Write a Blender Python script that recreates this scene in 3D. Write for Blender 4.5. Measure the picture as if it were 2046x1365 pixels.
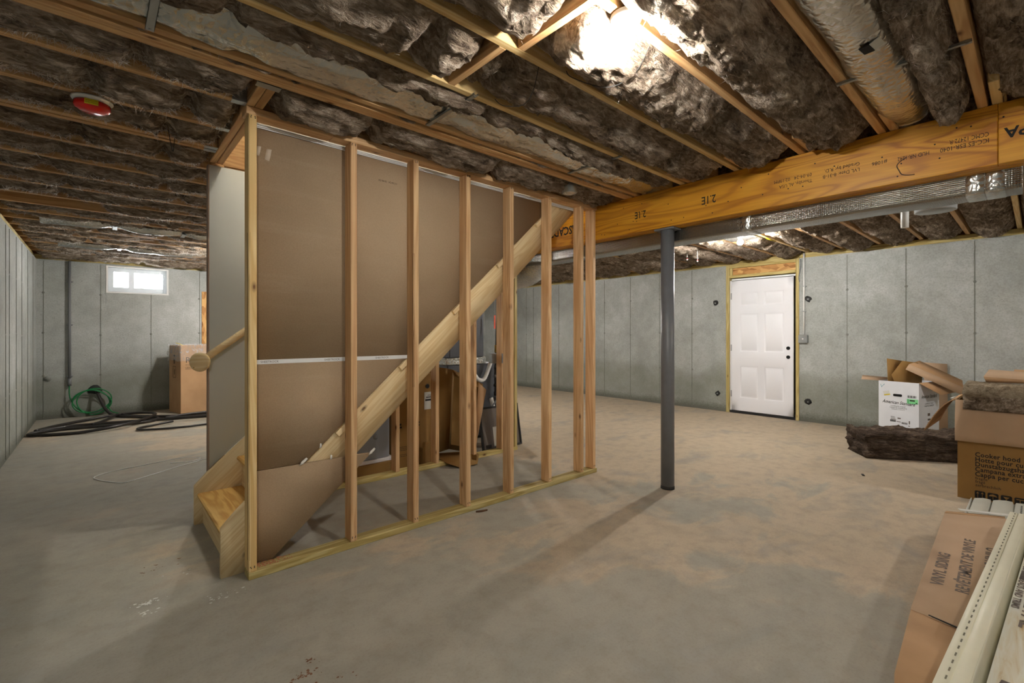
import bpy, bmesh, math, random
import numpy as np
from mathutils import Matrix, Vector

# ------------------------------------------------------------------ scene, camera, world, exposure
for o in list(bpy.data.objects):
    bpy.data.objects.remove(o, do_unlink=True)
scene = bpy.context.scene
COL = scene.collection
PX_F, PX_CX, PX_CY, CAM_H = 930.0, 1023.0, 667.0, 1.24
TH = math.atan(1052.0 / PX_F)
cam_d = bpy.data.cameras.new('camera')
cam_d.sensor_width = 36.0
cam_d.lens = PX_F / 2046.0 * 36.0
cam_d.shift_y = -(682.5 - PX_CY) / 2046.0
cam_d.clip_start = 0.05
cam = bpy.data.objects.new('camera', cam_d)
COL.objects.link(cam)
cam.location = (0, 0, CAM_H)
cam.rotation_euler = (math.pi / 2, 0, TH - math.pi / 2)
scene.camera = cam

world = bpy.data.worlds.new('overcast_sky')
scene.world = world
world.use_nodes = True
bgn = world.node_tree.nodes['Background']
bgn.inputs['Color'].default_value = (0.93, 0.97, 1.0, 1)
bgn.inputs['Strength'].default_value = 15.0
# light portal over the basement window (guides the daylight sampling only)
pl_d = bpy.data.lights.new('window_portal', 'AREA')
pl_d.shape = 'RECTANGLE'
pl_d.size = 0.85
pl_d.size_y = 0.5
pl_d.cycles.is_portal = True
pl_o = bpy.data.objects.new('window_portal', pl_d)
COL.objects.link(pl_o)
pl_o.location = (0.455, 9.80, 2.09)
pl_o.rotation_euler = (-math.pi / 2, 0, 0)

vs = scene.view_settings
vs.view_transform = 'Standard'
vs.look = 'None'
vs.gamma = 1.0
vs.use_curve_mapping = False
vs.exposure = 1.32
BULB = 1500.0
scene.cycles.max_bounces = 7
scene.cycles.diffuse_bounces = 4
scene.cycles.glossy_bounces = 3
scene.cycles.transparent_max_bounces = 8

rnd = random.Random(11)
nrng = np.random.default_rng(5)
R = math.radians

# ------------------------------------------------------------------ helpers
WM = {}
I4 = Matrix.Identity(4)
def T(x, y, z): return Matrix.Translation((x, y, z))
def RZ(a): return Matrix.Rotation(a, 4, 'Z')
def RX(a): return Matrix.Rotation(a, 4, 'X')
def RY(a): return Matrix.Rotation(a, 4, 'Y')
def frame(o, x, y, z=None):
    """matrix with origin o and local axes x, y (z = x cross y)"""
    x = Vector(x).normalized(); y = Vector(y).normalized()
    zz = x.cross(y).normalized()
    m = Matrix.Identity(4)
    for i in range(3):
        m[i][0], m[i][1], m[i][2], m[i][3] = x[i], y[i], zz[i], o[i]
    return m

def link(ob, parent=None, W=I4, label=None, cat=None, group=None, kind=None):
    COL.objects.link(ob)
    if parent is not None:
        ob.parent = parent
        ob.matrix_basis = WM[parent.name].inverted() @ W
    else:
        ob.matrix_basis = W
    WM[ob.name] = W.copy()
    if label: ob['label'] = label
    if cat: ob['category'] = cat
    if group: ob['group'] = group
    if kind: ob['kind'] = kind
    return ob

def thing(name, label, cat, loc=(0, 0, 0), rz=0.0, group=None, kind=None):
    o = bpy.data.objects.new(name, None)
    o.empty_display_size = 0.1
    return link(o, None, T(*loc) @ RZ(rz), label, cat, group, kind)

def mesh_np(name, verts, quads=None, tris=None, smooth=False, ngons=None):
    me = bpy.data.meshes.new(name)
    verts = np.asarray(verts, dtype=np.float32).reshape(-1, 3)
    loops, starts, tot = [], [], 0
    for arr, k in ((quads, 4), (tris, 3)):
        if arr is not None and len(arr):
            arr = np.asarray(arr, dtype=np.int32).reshape(-1, k)
            loops.append(arr.ravel())
            starts.append(tot + np.arange(len(arr), dtype=np.int32) * k)
            tot += arr.size
    if ngons:
        for g in ngons:
            loops.append(np.asarray(g, dtype=np.int32)); starts.append(np.array([tot], dtype=np.int32)); tot += len(g)
    loops = np.concatenate(loops); starts = np.concatenate(starts)
    me.vertices.add(len(verts)); me.vertices.foreach_set('co', verts.ravel())
    me.loops.add(len(loops)); me.loops.foreach_set('vertex_index', loops.astype(np.int32))
    me.polygons.add(len(starts)); me.polygons.foreach_set('loop_start', starts.astype(np.int32))
    if smooth:
        me.polygons.foreach_set('use_smooth', np.ones(len(starts), dtype=bool))
    me.update(calc_edges=True)
    me.validate()
    return me

def mobj(name, me, mat, parent=None, W=I4, **k):
    ob = bpy.data.objects.new(name, me)
    if mat is not None and len(me.materials) == 0:
        for m in (mat if isinstance(mat, (list, tuple)) else [mat]):
            me.materials.append(m)
    elif mat is not None and not isinstance(mat, (list, tuple)) and me.materials[0] != mat:
        ob.material_slots[0].link = 'OBJECT'
        ob.material_slots[0].material = mat
    return link(ob, parent, W, **k)

BOXC = {}
def boxmesh(lx, ly, lz, bev=0.0):
    key = (round(lx, 4), round(ly, 4), round(lz, 4), bev)
    if key in BOXC: return BOXC[key]
    bm = bmesh.new()
    bmesh.ops.create_cube(bm, size=1.0)
    for v in bm.verts:
        v.co = (v.co.x * lx, v.co.y * ly, v.co.z * lz)
    if bev > 0:
        bmesh.ops.bevel(bm, geom=bm.edges[:], offset=min(bev, lx * .3, ly * .3, lz * .3), segments=1, affect='EDGES')
    me = bpy.data.meshes.new('box'); bm.to_mesh(me); bm.free()
    BOXC[key] = me
    return me

AXM = {'X': I4, 'Y': RZ(math.pi / 2), 'Z': RY(-math.pi / 2)}
def board(name, parent, mat, xs, ys, zs, axis='X', bev=0.003, **k):
    d = [xs[1] - xs[0], ys[1] - ys[0], zs[1] - zs[0]]
    c = [(xs[0] + xs[1]) / 2, (ys[0] + ys[1]) / 2, (zs[0] + zs[1]) / 2]
    if axis == 'X': L = d
    elif axis == 'Y': L = [d[1], d[0], d[2]]
    else: L = [d[2], d[1], d[0]]
    me = boxmesh(L[0], L[1], L[2], bev)
    return mobj(name, me, mat, parent, T(*c) @ AXM[axis], **k)

def obox(name, parent, mat, W, lx, ly, lz, bev=0.0, **k):
    """box of size lx,ly,lz with its low corner at W's origin"""
    return mobj(name, boxmesh(lx, ly, lz, bev), mat, parent, W @ T(lx / 2, ly / 2, lz / 2), **k)

def multibox(name, parent, mat, boxes, W=I4, bev=0.0, **k):
    bm = bmesh.new()
    for (x0, x1, y0, y1, z0, z1) in boxes:
        r = bmesh.ops.create_cube(bm, size=1.0)
        for v in r['verts']:
            v.co = ((x0 + x1) / 2 + v.co.x * (x1 - x0), (y0 + y1) / 2 + v.co.y * (y1 - y0), (z0 + z1) / 2 + v.co.z * (z1 - z0))
    if bev: bmesh.ops.bevel(bm, geom=bm.edges[:], offset=bev, segments=1, affect='EDGES')
    me = bpy.data.meshes.new(name); bm.to_mesh(me); bm.free()
    return mobj(name, me, mat, parent, W, **k)

def prism(name, parent, mat, pts, th, W=I4, smooth=False, **k):
    """polygon pts (local x,y) extruded from z=0 to z=th"""
    n = len(pts)
    a = sum(pts[i][0] * pts[(i + 1) % n][1] - pts[(i + 1) % n][0] * pts[i][1] for i in range(n))
    if a < 0: pts = pts[::-1]
    v = [(p[0], p[1], 0) for p in pts] + [(p[0], p[1], th) for p in pts]
    ng = [list(range(n))[::-1], [n + i for i in range(n)]]
    q = [(i, (i + 1) % n, n + (i + 1) % n, n + i) for i in range(n)]
    me = mesh_np(name, v, quads=q, ngons=ng)
    return mobj(name, me, mat, parent, W, **k)

def xz_prism(name, parent, mat, pts, y0, y1, ang=0.0, **k):
    """polygon of world (X,Z) points extruded along Y from y0 to y1; ang = direction of the local x axis in the XZ plane"""
    o = (pts[0][0], y0, pts[0][1])
    xd = Vector((math.cos(ang), 0, math.sin(ang))); zd = Vector((-math.sin(ang), 0, math.cos(ang)))
    W = frame(o, xd, zd)           # local z = x cross y = -Y direction
    loc = []
    for (X, Z) in pts:
        d = Vector((X - o[0], 0, Z - o[2]))
        loc.append((d.dot(xd), d.dot(zd)))
    W = W @ T(0, 0, -(y1 - y0))
    return prism(name, parent, mat, loc, y1 - y0, W, **k)

def tube_mesh(pts, rad, seg=8, closed=False, caps=True, rings=None):
    P = np.array(pts, dtype=float); n = len(P)
    rad = np.full(n, rad) if np.isscalar(rad) else np.asarray(rad, dtype=float)
    tg = np.gradient(P, axis=0) if not closed else (np.roll(P, -1, 0) - np.roll(P, 1, 0))
    tg /= np.linalg.norm(tg, axis=1)[:, None] + 1e-12
    up = np.array([0, 0, 1.0])
    if abs(tg[0] @ up) > 0.9: up = np.array([1.0, 0, 0])
    u = np.cross(tg[0], up); u /= np.linalg.norm(u)
    V = []
    an = np.linspace(0, 2 * math.pi, seg, endpoint=False)
    for i in range(n):
        u = u - (u @ tg[i]) * tg[i]; u /= np.linalg.norm(u) + 1e-12
        w = np.cross(tg[i], u)
        V.append(P[i] + rad[i] * (np.cos(an)[:, None] * u + np.sin(an)[:, None] * w))
    V = np.concatenate(V)
    q = []
    for i in range(n if closed else n - 1):
        j = (i + 1) % n
        for s in range(seg):
            t = (s + 1) % seg
            q.append((i * seg + s, i * seg + t, j * seg + t, j * seg + s))
    ng = [] if (closed or not caps) else [list(range(seg))[::-1], [(n - 1) * seg + s for s in range(seg)]]
    return mesh_np('tube', V, quads=q, ngons=ng, smooth=True)

def tube(name, parent, mat, pts, rad, seg=8, W=I4, closed=False, **k):
    return mobj(name, tube_mesh(pts, rad, seg, closed), mat, parent, W, **k)

def lathe(name, parent, mat, prof, seg=24, W=I4, smooth=True, **k):
    """profile [(r,z)] revolved about local z"""
    V, q, ng = [], [], []
    n = len(prof)
    for r, z in prof:
        for s in range(seg):
            a = 2 * math.pi * s / seg
            V.append((r * math.cos(a), r * math.sin(a), z))
    for i in range(n - 1):
        for s in range(seg):
            t = (s + 1) % seg
            q.append((i * seg + s, i * seg + t, (i + 1) * seg + t, (i + 1) * seg + s))
    if prof[0][0] > 1e-5: ng.append(list(range(seg))[::-1])
    if prof[-1][0] > 1e-5: ng.append([(n - 1) * seg + s for s in range(seg)])
    me = mesh_np(name, V, quads=q, ngons=ng, smooth=smooth)
    if prof[0][0] <= 1e-5 or prof[-1][0] <= 1e-5:
        bm = bmesh.new(); bm.from_mesh(me); bmesh.ops.remove_doubles(bm, verts=bm.verts, dist=1e-6); bm.to_mesh(me); bm.free()
    return mobj(name, me, mat, parent, W, **k)

def smooth_pts(pts, per=8, closed=False):
    P = [np.array(p, dtype=float) for p in pts]; n = len(P); out = []
    rng_ = range(n) if closed else range(n - 1)
    for i in rng_:
        p0 = P[(i - 1) % n] if (closed or i > 0) else P[0]
        p1, p2 = P[i], P[(i + 1) % n]
        p3 = P[(i + 2) % n] if (closed or i + 2 < n) else P[-1]
        for s in range(per):
            t = s / per
            out.append(0.5 * ((2 * p1) + (-p0 + p2) * t + (2 * p0 - 5 * p1 + 4 * p2 - p3) * t * t + (-p0 + 3 * p1 - 3 * p2 + p3) * t ** 3))
    if not closed: out.append(P[-1])
    return out

def text(parent, s, size, W, mat, name='lettering', shear=0.0, align='LEFT', sx=1.0, bold=0.0, space=1.0, fit=None, cap=None):
    """flat printed lettering: local x = reading direction, local y = up, faces local +z"""
    cu = bpy.data.curves.new('txt', 'FONT')
    cu.body = s; cu.size = size; cu.shear = shear; cu.align_x = align
    cu.offset = bold; cu.space_character = space; cu.resolution_u = 2
    tmp = bpy.data.objects.new('tmp', cu)
    COL.objects.link(tmp)
    dg = bpy.context.evaluated_depsgraph_get()
    me = bpy.data.meshes.new_from_object(tmp.evaluated_get(dg))
    bpy.data.objects.remove(tmp, do_unlink=True)
    bpy.data.curves.remove(cu)
    me.materials.clear(); me.materials.append(mat)
    sy = 1.0
    if fit:
        xs_ = [v.co.x for v in me.vertices]; sx = fit / (max(xs_) - min(xs_))
    if cap: sy = cap / (size * .69)
    S = Matrix.Diagonal((sx, sy, 1, 1))
    me.transform(S)
    return mobj(name, me, None, parent, W)

# numpy lattice noise
_tab = nrng.random(65536).astype(np.float32)
def vnoise(p):
    p = np.asarray(p, dtype=np.float64)
    i = np.floor(p).astype(np.int64); f = p - i
    u = f * f * (3 - 2 * f)
    def h(dx, dy, dz):
        k = ((i[..., 0] + dx) * 73856093) ^ ((i[..., 1] + dy) * 19349663) ^ ((i[..., 2] + dz) * 83492791)
        return _tab[k & 65535]
    x0 = h(0, 0, 0) * (1 - u[..., 0]) + h(1, 0, 0) * u[..., 0]
    x1 = h(0, 1, 0) * (1 - u[..., 0]) + h(1, 1, 0) * u[..., 0]
    x2 = h(0, 0, 1) * (1 - u[..., 0]) + h(1, 0, 1) * u[..., 0]
    x3 = h(0, 1, 1) * (1 - u[..., 0]) + h(1, 1, 1) * u[..., 0]
    y0 = x0 * (1 - u[..., 1]) + x1 * u[..., 1]
    y1 = x2 * (1 - u[..., 1]) + x3 * u[..., 1]
    return (y0 * (1 - u[..., 2]) + y1 * u[..., 2]) * 2 - 1
def fbm(p, octs=3):
    s, a = 0, 1.0
    for k in range(octs):
        s = s + a * vnoise(p * (2 ** k) + 17.3 * k); a *= .5
    return s

# ------------------------------------------------------------------ materials
def srgb(r, g, b):
    f = lambda c: c / 12.92 if c <= .04045 else ((c + .055) / 1.055) ** 2.4
    return (f(r / 255), f(g / 255), f(b / 255), 1)

class NT:
    def __init__(s, name):
        s.m = bpy.data.materials.new(name); s.m.use_nodes = True
        s.t = s.m.node_tree; s.b = s.t.nodes['Principled BSDF']; s.out = s.t.nodes['Material Output']
    def n(s, typ, **k):
        nd = s.t.nodes.new(typ)
        for a, v in k.items(): setattr(nd, a, v)
        return nd
    def l(s, a, b): s.t.links.new(a, b)
    def obj(s, scale=(1, 1, 1), rand=True):
        tc = s.n('ShaderNodeTexCoord'); mp = s.n('ShaderNodeMapping')
        mp.inputs['Scale'].default_value = scale
        if rand:
            oi = s.n('ShaderNodeObjectInfo'); ma = s.n('ShaderNodeVectorMath', operation='MULTIPLY_ADD')
            cb = s.n('ShaderNodeCombineXYZ')
            for k in range(3): s.l(oi.outputs['Random'], cb.inputs[k])
            s.l(cb.outputs[0], ma.inputs[0]); ma.inputs[1].default_value = (37.1, 21.7, 53.3)
            s.l(tc.outputs['Object'], ma.inputs[2]); s.l(ma.outputs[0], mp.inputs['Vector'])
        else:
            s.l(tc.outputs['Object'], mp.inputs['Vector'])
        return mp.outputs[0]
    def pos(s, scale=(1, 1, 1)):
        g = s.n('ShaderNodeNewGeometry'); mp = s.n('ShaderNodeMapping'); mp.inputs['Scale'].default_value = scale
        s.l(g.outputs['Position'], mp.inputs['Vector']); return mp.outputs[0]
    def noise(s, vec, scale, detail=4, rough=.55, dist=0.0):
        nd = s.n('ShaderNodeTexNoise'); nd.inputs['Scale'].default_value = scale; nd.inputs['Detail'].default_value = detail
        nd.inputs['Roughness'].default_value = rough; nd.inputs['Distortion'].default_value = dist
        s.l(vec, nd.inputs['Vector']); return nd.outputs['Fac']
    def vor(s, vec, scale, feature='F1', out='Distance', rnd_=1.0):
        nd = s.n('ShaderNodeTexVoronoi', feature=feature); nd.inputs['Scale'].default_value = scale
        nd.inputs['Randomness'].default_value = rnd_
        s.l(vec, nd.inputs['Vector']); return nd.outputs[out]
    def ramp(s, fac, stops):
        nd = s.n('ShaderNodeValToRGB'); e = nd.color_ramp.elements
        while len(e) < len(stops): e.new(.5)
        for i, (p, c) in enumerate(stops):
            e[i].position = p; e[i].color = c if len(c) == 4 else (*c, 1)
        s.l(fac, nd.inputs['Fac']); return nd.outputs['Color']
    def mix(s, fac, a, b, mode='MIX'):
        nd = s.n('ShaderNodeMix', data_type='RGBA', blend_type=mode)
        for sock, v in ((nd.inputs[0], fac), (nd.inputs[6], a), (nd.inputs[7], b)):
            if hasattr(v, 'is_linked') or hasattr(v, 'links'): s.l(v, sock)
            else: sock.default_value = v
        return nd.outputs[2]
    def math(s, op, a, b=None, clamp=False):
        nd = s.n('ShaderNodeMath', operation=op, use_clamp=clamp)
        for i, v in enumerate((a, b)):
            if v is None: continue
            if hasattr(v, 'links'): s.l(v, nd.inputs[i])
            else: nd.inputs[i].default_value = v
        return nd.outputs[0]
    def bump(s, h, strength=.3, dist=.01):
        nd = s.n('ShaderNodeBump'); nd.inputs['Strength'].default_value = strength; nd.inputs['Distance'].default_value = dist
        s.l(h, nd.inputs['Height']); s.l(nd.outputs[0], s.b.inputs['Normal'])
    def base(s, c, rough=.6, metal=0.0, spec=None):
        if hasattr(c, 'links'): s.l(c, s.b.inputs['Base Color'])
        else: s.b.inputs['Base Color'].default_value = c
        if hasattr(rough, 'links'): s.l(rough, s.b.inputs['Roughness'])
        else: s.b.inputs['Roughness'].default_value = rough
        s.b.inputs['Metallic'].default_value = metal
        if spec is not None: s.b.inputs['Specular IOR Level'].default_value = spec
        return s.m

G3 = lambda v: (v, v, v, 1)
def wood(name, light, dark, knot=srgb(96, 56, 30), figure=9.0, knots=True, rough=.62, var=.25):
    w = NT(name)
    v1 = w.obj((.55, figure, figure)); v2 = w.obj((3, 110, 110))
    a = w.noise(v1, 1.0, 3, .5, 1.2)
    rings = w.math('SINE', w.math('MULTIPLY', a, 42.0))
    rg = w.math('MULTIPLY_ADD', rings, .5); rg.node.inputs[2].default_value = .5
    f = w.noise(v2, 1.0, 2, .6)
    fac = w.math('ADD', w.math('MULTIPLY', rg, .55), w.math('MULTIPLY', f, .45))
    c = w.ramp(fac, [(.15, light), (.85, dark)])
    if knots:
        kv = w.obj((3.2, 7, 7)); kd = w.vor(kv, 1.0, rnd_=1.0)
        c = w.mix(w.ramp(kd, [(.035, G3(.9)), (.06, G3(.45)), (.11, G3(0))]), c, knot)
    oi = w.n('ShaderNodeObjectInfo')
    hs = w.n('ShaderNodeHueSaturation'); hs.inputs['Hue'].default_value = .5
    vr = w.math('MULTIPLY_ADD', oi.outputs['Random'], var); vr.node.inputs[2].default_value = 1 - var / 2
    w.l(vr, hs.inputs['Value']); w.l(c, hs.inputs['Color'])
    w.bump(fac, .15, .002)
    return w.base(hs.outputs[0], rough, 0, .3)

M = {}
M['stud'] = wood('stud_fir', srgb(222, 186, 140), srgb(196, 152, 106))
M['joist'] = wood('joist_fir', srgb(212, 174, 124), srgb(182, 138, 90))
M['spf'] = wood('pale_spruce', srgb(226, 200, 146), srgb(204, 168, 108))
M['pt'] = wood('pressure_treated_pine', srgb(206, 190, 132), srgb(168, 146, 84))
M['stringer'] = wood('stringer_pine', srgb(242, 220, 176), srgb(226, 196, 144))
M['tread'] = wood('tread_pine', srgb(232, 192, 116), srgb(202, 150, 78), figure=6)
def lvl():
    w = NT('laminated_veneer')
    v1 = w.obj((.55, 4.2, 4.2)); a = w.noise(v1, 1.3, 2, .45, .6)
    rings = w.math('SINE', w.math('MULTIPLY', a, 60.0))
    rg = w.math('MULTIPLY_ADD', rings, .5); rg.node.inputs[2].default_value = .5
    f = w.noise(w.obj((4, 120, 120)), 1.0, 2, .6)
    big = w.noise(w.obj((1.2, 3, 3)), 1.0, 2)
    c = w.ramp(rg, [(.0, srgb(216, 154, 42)), (.75, srgb(202, 136, 32)), (1, srgb(172, 108, 28))])
    c = w.mix(w.ramp(f, [(.35, G3(0)), (.75, G3(.35))]), c, srgb(140, 84, 20))
    c = w.mix(w.ramp(big, [(.45, G3(0)), (.7, G3(.45))]), c, srgb(222, 166, 62))
    kd = w.vor(w.obj((1.3, 4.5, 4.5)), 1.0)
    c = w.mix(w.ramp(kd, [(.05, G3(.8)), (.12, G3(0))]), c, srgb(110, 66, 22))
    w.bump(f, .1, .002)
    return w.base(c, .42, 0, .4)
M['lvl'] = lvl()
def osb():
    w = NT('oriented_strand_board')
    cv = w.vor(w.obj((9, 26, 26), False), 1.0, out='Color'); sp = w.n('ShaderNodeSeparateColor'); w.l(cv, sp.inputs[0])
    c = w.ramp(sp.outputs[0], [(0, srgb(150, 100, 50)), (.5, srgb(196, 146, 84)), (1, srgb(222, 180, 116))])
    w.bump(sp.outputs[1], .4, .003)
    return w.base(c, .7)
M['osb'] = osb()
def subfloor():
    w = NT('subfloor_panel'); c = w.ramp(w.noise(w.pos(), 6, 4), [(.3, srgb(90, 66, 42)), (.7, srgb(130, 98, 62))]); return w.base(c, .8)
M['subfloor'] = subfloor()

def concrete_wall():
    w = NT('poured_concrete')
    p = w.pos()
    n1 = w.noise(p, .9, 5, .6); n2 = w.noise(p, 7, 5, .65); n3 = w.noise(p, 60, 3, .6)
    c = w.ramp(n1, [(.3, srgb(148, 151, 149)), (.52, srgb(174, 177, 174)), (.72, srgb(194, 197, 196))])
    c = w.mix(w.ramp(n2, [(.35, G3(.3)), (.65, G3(0))]), c, srgb(126, 130, 118))
    c = w.mix(w.ramp(n3, [(.3, G3(.35)), (.6, G3(0))]), c, srgb(118, 120, 110))
    # pin holes
    pv = w.vor(w.pos(), 26.0)
    msk = w.math('MULTIPLY', w.ramp(pv, [(.05, G3(1)), (.1, G3(0))]), w.ramp(w.noise(p, 2.3, 3), [(.5, G3(0)), (.62, G3(1))]))
    c = w.mix(msk, c, srgb(70, 70, 64))
    # damp band along the foot of the wall, wavy upper edge
    sp = w.n('ShaderNodeSeparateXYZ'); w.l(p, sp.inputs[0])
    hz = w.math('ADD', sp.outputs[2], w.math('MULTIPLY', w.noise(w.pos((1, 1, .2)), .9, 3), -.75))
    damp = w.ramp(hz, [(.12, G3(.42)), (.27, G3(.32)), (.37, G3(0))])
    c = w.mix(damp, c, srgb(108, 110, 92))
    foot = w.ramp(w.math('ADD', sp.outputs[2], w.math('MULTIPLY', n3, .12)), [(.1, G3(.8)), (.2, G3(0))])
    c = w.mix(foot, c, srgb(92, 92, 82))
    h = w.math('ADD', w.math('MULTIPLY', n2, .5), w.math('SUBTRACT', n3, w.math('MULTIPLY', msk, 1.5)))
    w.bump(h, .25, .006)
    return w.base(c, .88, 0, .2)
M['concrete'] = concrete_wall()
def concrete_floor():
    w = NT('dusty_concrete_slab')
    p = w.pos()
    n0 = w.noise(p, .45, 3, .5); n1 = w.noise(w.pos((1, 1.8, 1)), 1.6, 6, .62, .6); n2 = w.noise(p, 9, 5, .65); n3 = w.noise(p, 90, 2, .6)
    sp = w.n('ShaderNodeSeparateXYZ'); w.l(p, sp.inputs[0])
    # tan construction dust gets thicker away from the bare swept area near the left wall
    dx = w.math('MULTIPLY', sp.outputs[0], .07); dy = w.math('MULTIPLY', sp.outputs[1], .02)
    dust = w.math('ADD', w.math('ADD', n0, w.math('MULTIPLY', n1, .55)), w.math('ADD', dx, dy))
    c = w.ramp(dust, [(.66, srgb(146, 144, 135)), (.95, srgb(163, 157, 143)), (1.3, srgb(182, 166, 144))])
    c = w.mix(w.ramp(n1, [(.53, G3(0)), (.70, G3(.5))]), c, srgb(130, 134, 133))
    c = w.mix(w.ramp(n2, [(.3, G3(.32)), (.55, G3(0))]), c, srgb(124, 116, 102))
    c = w.mix(w.ramp(n2, [(.62, G3(0)), (.8, G3(.3))]), c, srgb(196, 186, 168))
    c = w.mix(w.ramp(n3, [(.2, G3(.25)), (.5, G3(0))]), c, srgb(110, 102, 90))
    rv = w.noise(p, 3.1, 5, .7)
    c = w.mix(w.ramp(rv, [(.70, G3(0)), (.77, G3(.4))]), c, srgb(150, 122, 92))
    w.bump(w.math('ADD', n2, w.math('MULTIPLY', n3, .3)), .12, .004)
    return w.base(c, .78, 0, .25)
M['floor'] = concrete_floor()

def plain(name, col, rough=.5, metal=0.0, spec=None, bump=None, var=0.0):
    w = NT(name)
    if var:
        c = w.ramp(w.noise(w.obj((1, 1, 1)), 9, 4), [(.3, tuple(x * (1 - var) for x in col[:3]) + (1,)), (.7, col)])
    else: c = col
    if bump: w.bump(w.noise(w.obj((1, 1, 1)), bump[0], 3), bump[1], .01)
    return w.base(c, rough, metal, spec)
M['seam'] = plain('form_seam_dark', srgb(122, 124, 114), .9, var=.3)
M['tie'] = plain('form_tie_patch', srgb(134, 136, 130), .9, var=.3)
M['pocket'] = plain('tie_pocket_dark', srgb(52, 52, 50), .9, var=.4)
M['galv'] = plain('galvanised_steel', srgb(168, 172, 172), .38, .85, var=.2)
M['post'] = plain('grey_painted_steel', srgb(116, 118, 122), .4, 0, .5, var=.15)
M['white_paint'] = plain('white_door_paint', srgb(232, 232, 236), .42)
M['white_plastic'] = plain('white_plastic', srgb(228, 228, 226), .4)
M['pvc_grey'] = plain('grey_pvc', srgb(112, 114, 116), .5)
M['black'] = plain('black_rubber', srgb(24, 24, 26), .45)
M['black_pipe'] = plain('black_poly_pipe', srgb(40, 36, 34), .4, var=.3)
M['green'] = plain('green_hose', srgb(16, 118, 62), .4)
M['dark'] = plain('dark_void', srgb(14, 13, 12), .9)
M['drywall'] = plain('painted_drywall', srgb(226, 225, 216), .85)
M['paper_edge'] = plain('drywall_edge', srgb(150, 128, 112), .9)
M['white_tape'] = plain('white_edge_tape', srgb(222, 222, 220), .7)
M['spackle'] = plain('joint_compound', srgb(232, 228, 220), .9)
M['red'] = plain('red_translucent_cover', srgb(206, 18, 12), .18, 0, .6)
M['yellow'] = plain('yellow_label', srgb(226, 200, 20), .5)
M['ink'] = plain('black_ink', srgb(26, 24, 22), .8)
M['ink_grey'] = plain('grey_ink', srgb(98, 88, 80), .85)
M['ink_brown'] = plain('brown_ink', srgb(66, 50, 36), .85)
M['furnace'] = plain('charcoal_steel', srgb(84, 86, 92), .45, .3, var=.15)
M['appliance'] = plain('grey_enamel', srgb(150, 154, 160), .4, .1)
M['panel_brown'] = plain('brown_grey_panel', srgb(104, 96, 90), .5, .2)
M['green_label'] = plain('green_sticker', srgb(122, 206, 140), .6)
M['teal'] = plain('teal_marker', srgb(60, 160, 176), .7)
M['orange'] = plain('orange_tag', srgb(240, 84, 40), .5)
M['brass'] = plain('brass', srgb(176, 140, 70), .35, .9)
M['siding'] = plain('vinyl_siding_grey', srgb(196, 196, 184), .45, var=.08)
M['cream'] = plain('cream_vinyl_trim', srgb(228, 224, 200), .5, var=.06)
M['slot'] = plain('nail_slot_shadow', srgb(110, 106, 88), .9)
M['film_label'] = plain('white_strip_label', srgb(206, 206, 200), .6)
M['dirt'] = plain('dry_mud', srgb(128, 92, 68), .95, var=.3)
M['chip'] = plain('white_plaster_chip', srgb(206, 206, 200), .95)
M['vinyl_white'] = plain('white_vinyl', srgb(186, 188, 190), .4)

def drywall_back():
    w = NT('brown_drywall_backing')
    v = w.pos((.5, .5, 9)); v2 = w.pos((14, 14, .8))
    c = w.ramp(w.noise(w.pos(), 1.5, 3), [(.3, srgb(166, 143, 115)), (.7, srgb(180, 157, 129))])
    st = w.math('MULTIPLY', w.ramp(w.noise(v, 1.6, 4, .6, .5), [(.55, G3(0)), (.72, G3(.4))]), w.ramp(w.noise(w.pos(), .8, 2), [(.4, G3(0)), (.6, G3(1))]))
    c = w.mix(st, c, srgb(190, 170, 144))
    c = w.mix(w.ramp(w.noise(w.pos(), 160, 2), [(.3, G3(.18)), (.6, G3(0))]), c, srgb(110, 88, 66))
    return w.base(c, .9, 0, .15)
M['brown_board'] = drywall_back()
def cardboard(name, a, b, flute=(1, 1, 1)):
    w = NT(name)
    n = w.noise(w.obj((1, 1, 1)), 3.5, 4); fl = w.noise(w.obj((190, 190, 3)), 1.0, 1)
    c = w.ramp(n, [(.3, a), (.7, b)])
    c = w.mix(w.ramp(w.noise(w.obj((1, 1, 1)), 1.1, 2), [(.6, G3(0)), (.75, G3(.35))]), c, tuple(x * .78 for x in a[:3]) + (1,))
    w.bump(w.math('ADD', fl, n), .12, .003)
    return w.base(c, .82, 0, .2)
M['card'] = cardboard('brown_cardboard', srgb(172, 136, 100), srgb(190, 154, 116))
M['card_dark'] = cardboard('ochre_cardboard', srgb(140, 106, 60), srgb(156, 122, 72))
M['card_pink'] = cardboard('pale_cardboard', srgb(176, 148, 120), srgb(188, 160, 132))
M['card_white'] = cardboard('white_printed_cardboard', srgb(216, 218, 222), srgb(228, 230, 234))
def trimbox():
    w = NT('weathered_cream_carton')
    n = w.noise(w.obj((1.2, 12, 5)), 2.4, 5, .65, .8)
    c = w.ramp(n, [(.42, srgb(214, 212, 198)), (.58, srgb(206, 196, 168)), (.7, srgb(184, 150, 96))])
    return w.base(c, .7)
M['trim_carton'] = trimbox()
def foil(name, tint, scale, st, rough=.3):
    w = NT(name)
    v = w.vor(w.obj((1, 1, 1)), scale, 'DISTANCE_TO_EDGE'); n = w.noise(w.obj((1, 1, 1)), scale * .6, 4, .6)
    c = w.ramp(w.noise(w.obj((1, 1, 1)), 4, 3), [(.3, tuple(x * .8 for x in tint[:3]) + (1,)), (.7, tint)])
    w.bump(w.math('ADD', w.math('MULTIPLY', v, 1.6), n), st, .012)
    return w.base(c, rough, .9)
M['foil'] = foil('foil_facing', srgb(208, 209, 205), 26, .34, .25)
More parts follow.
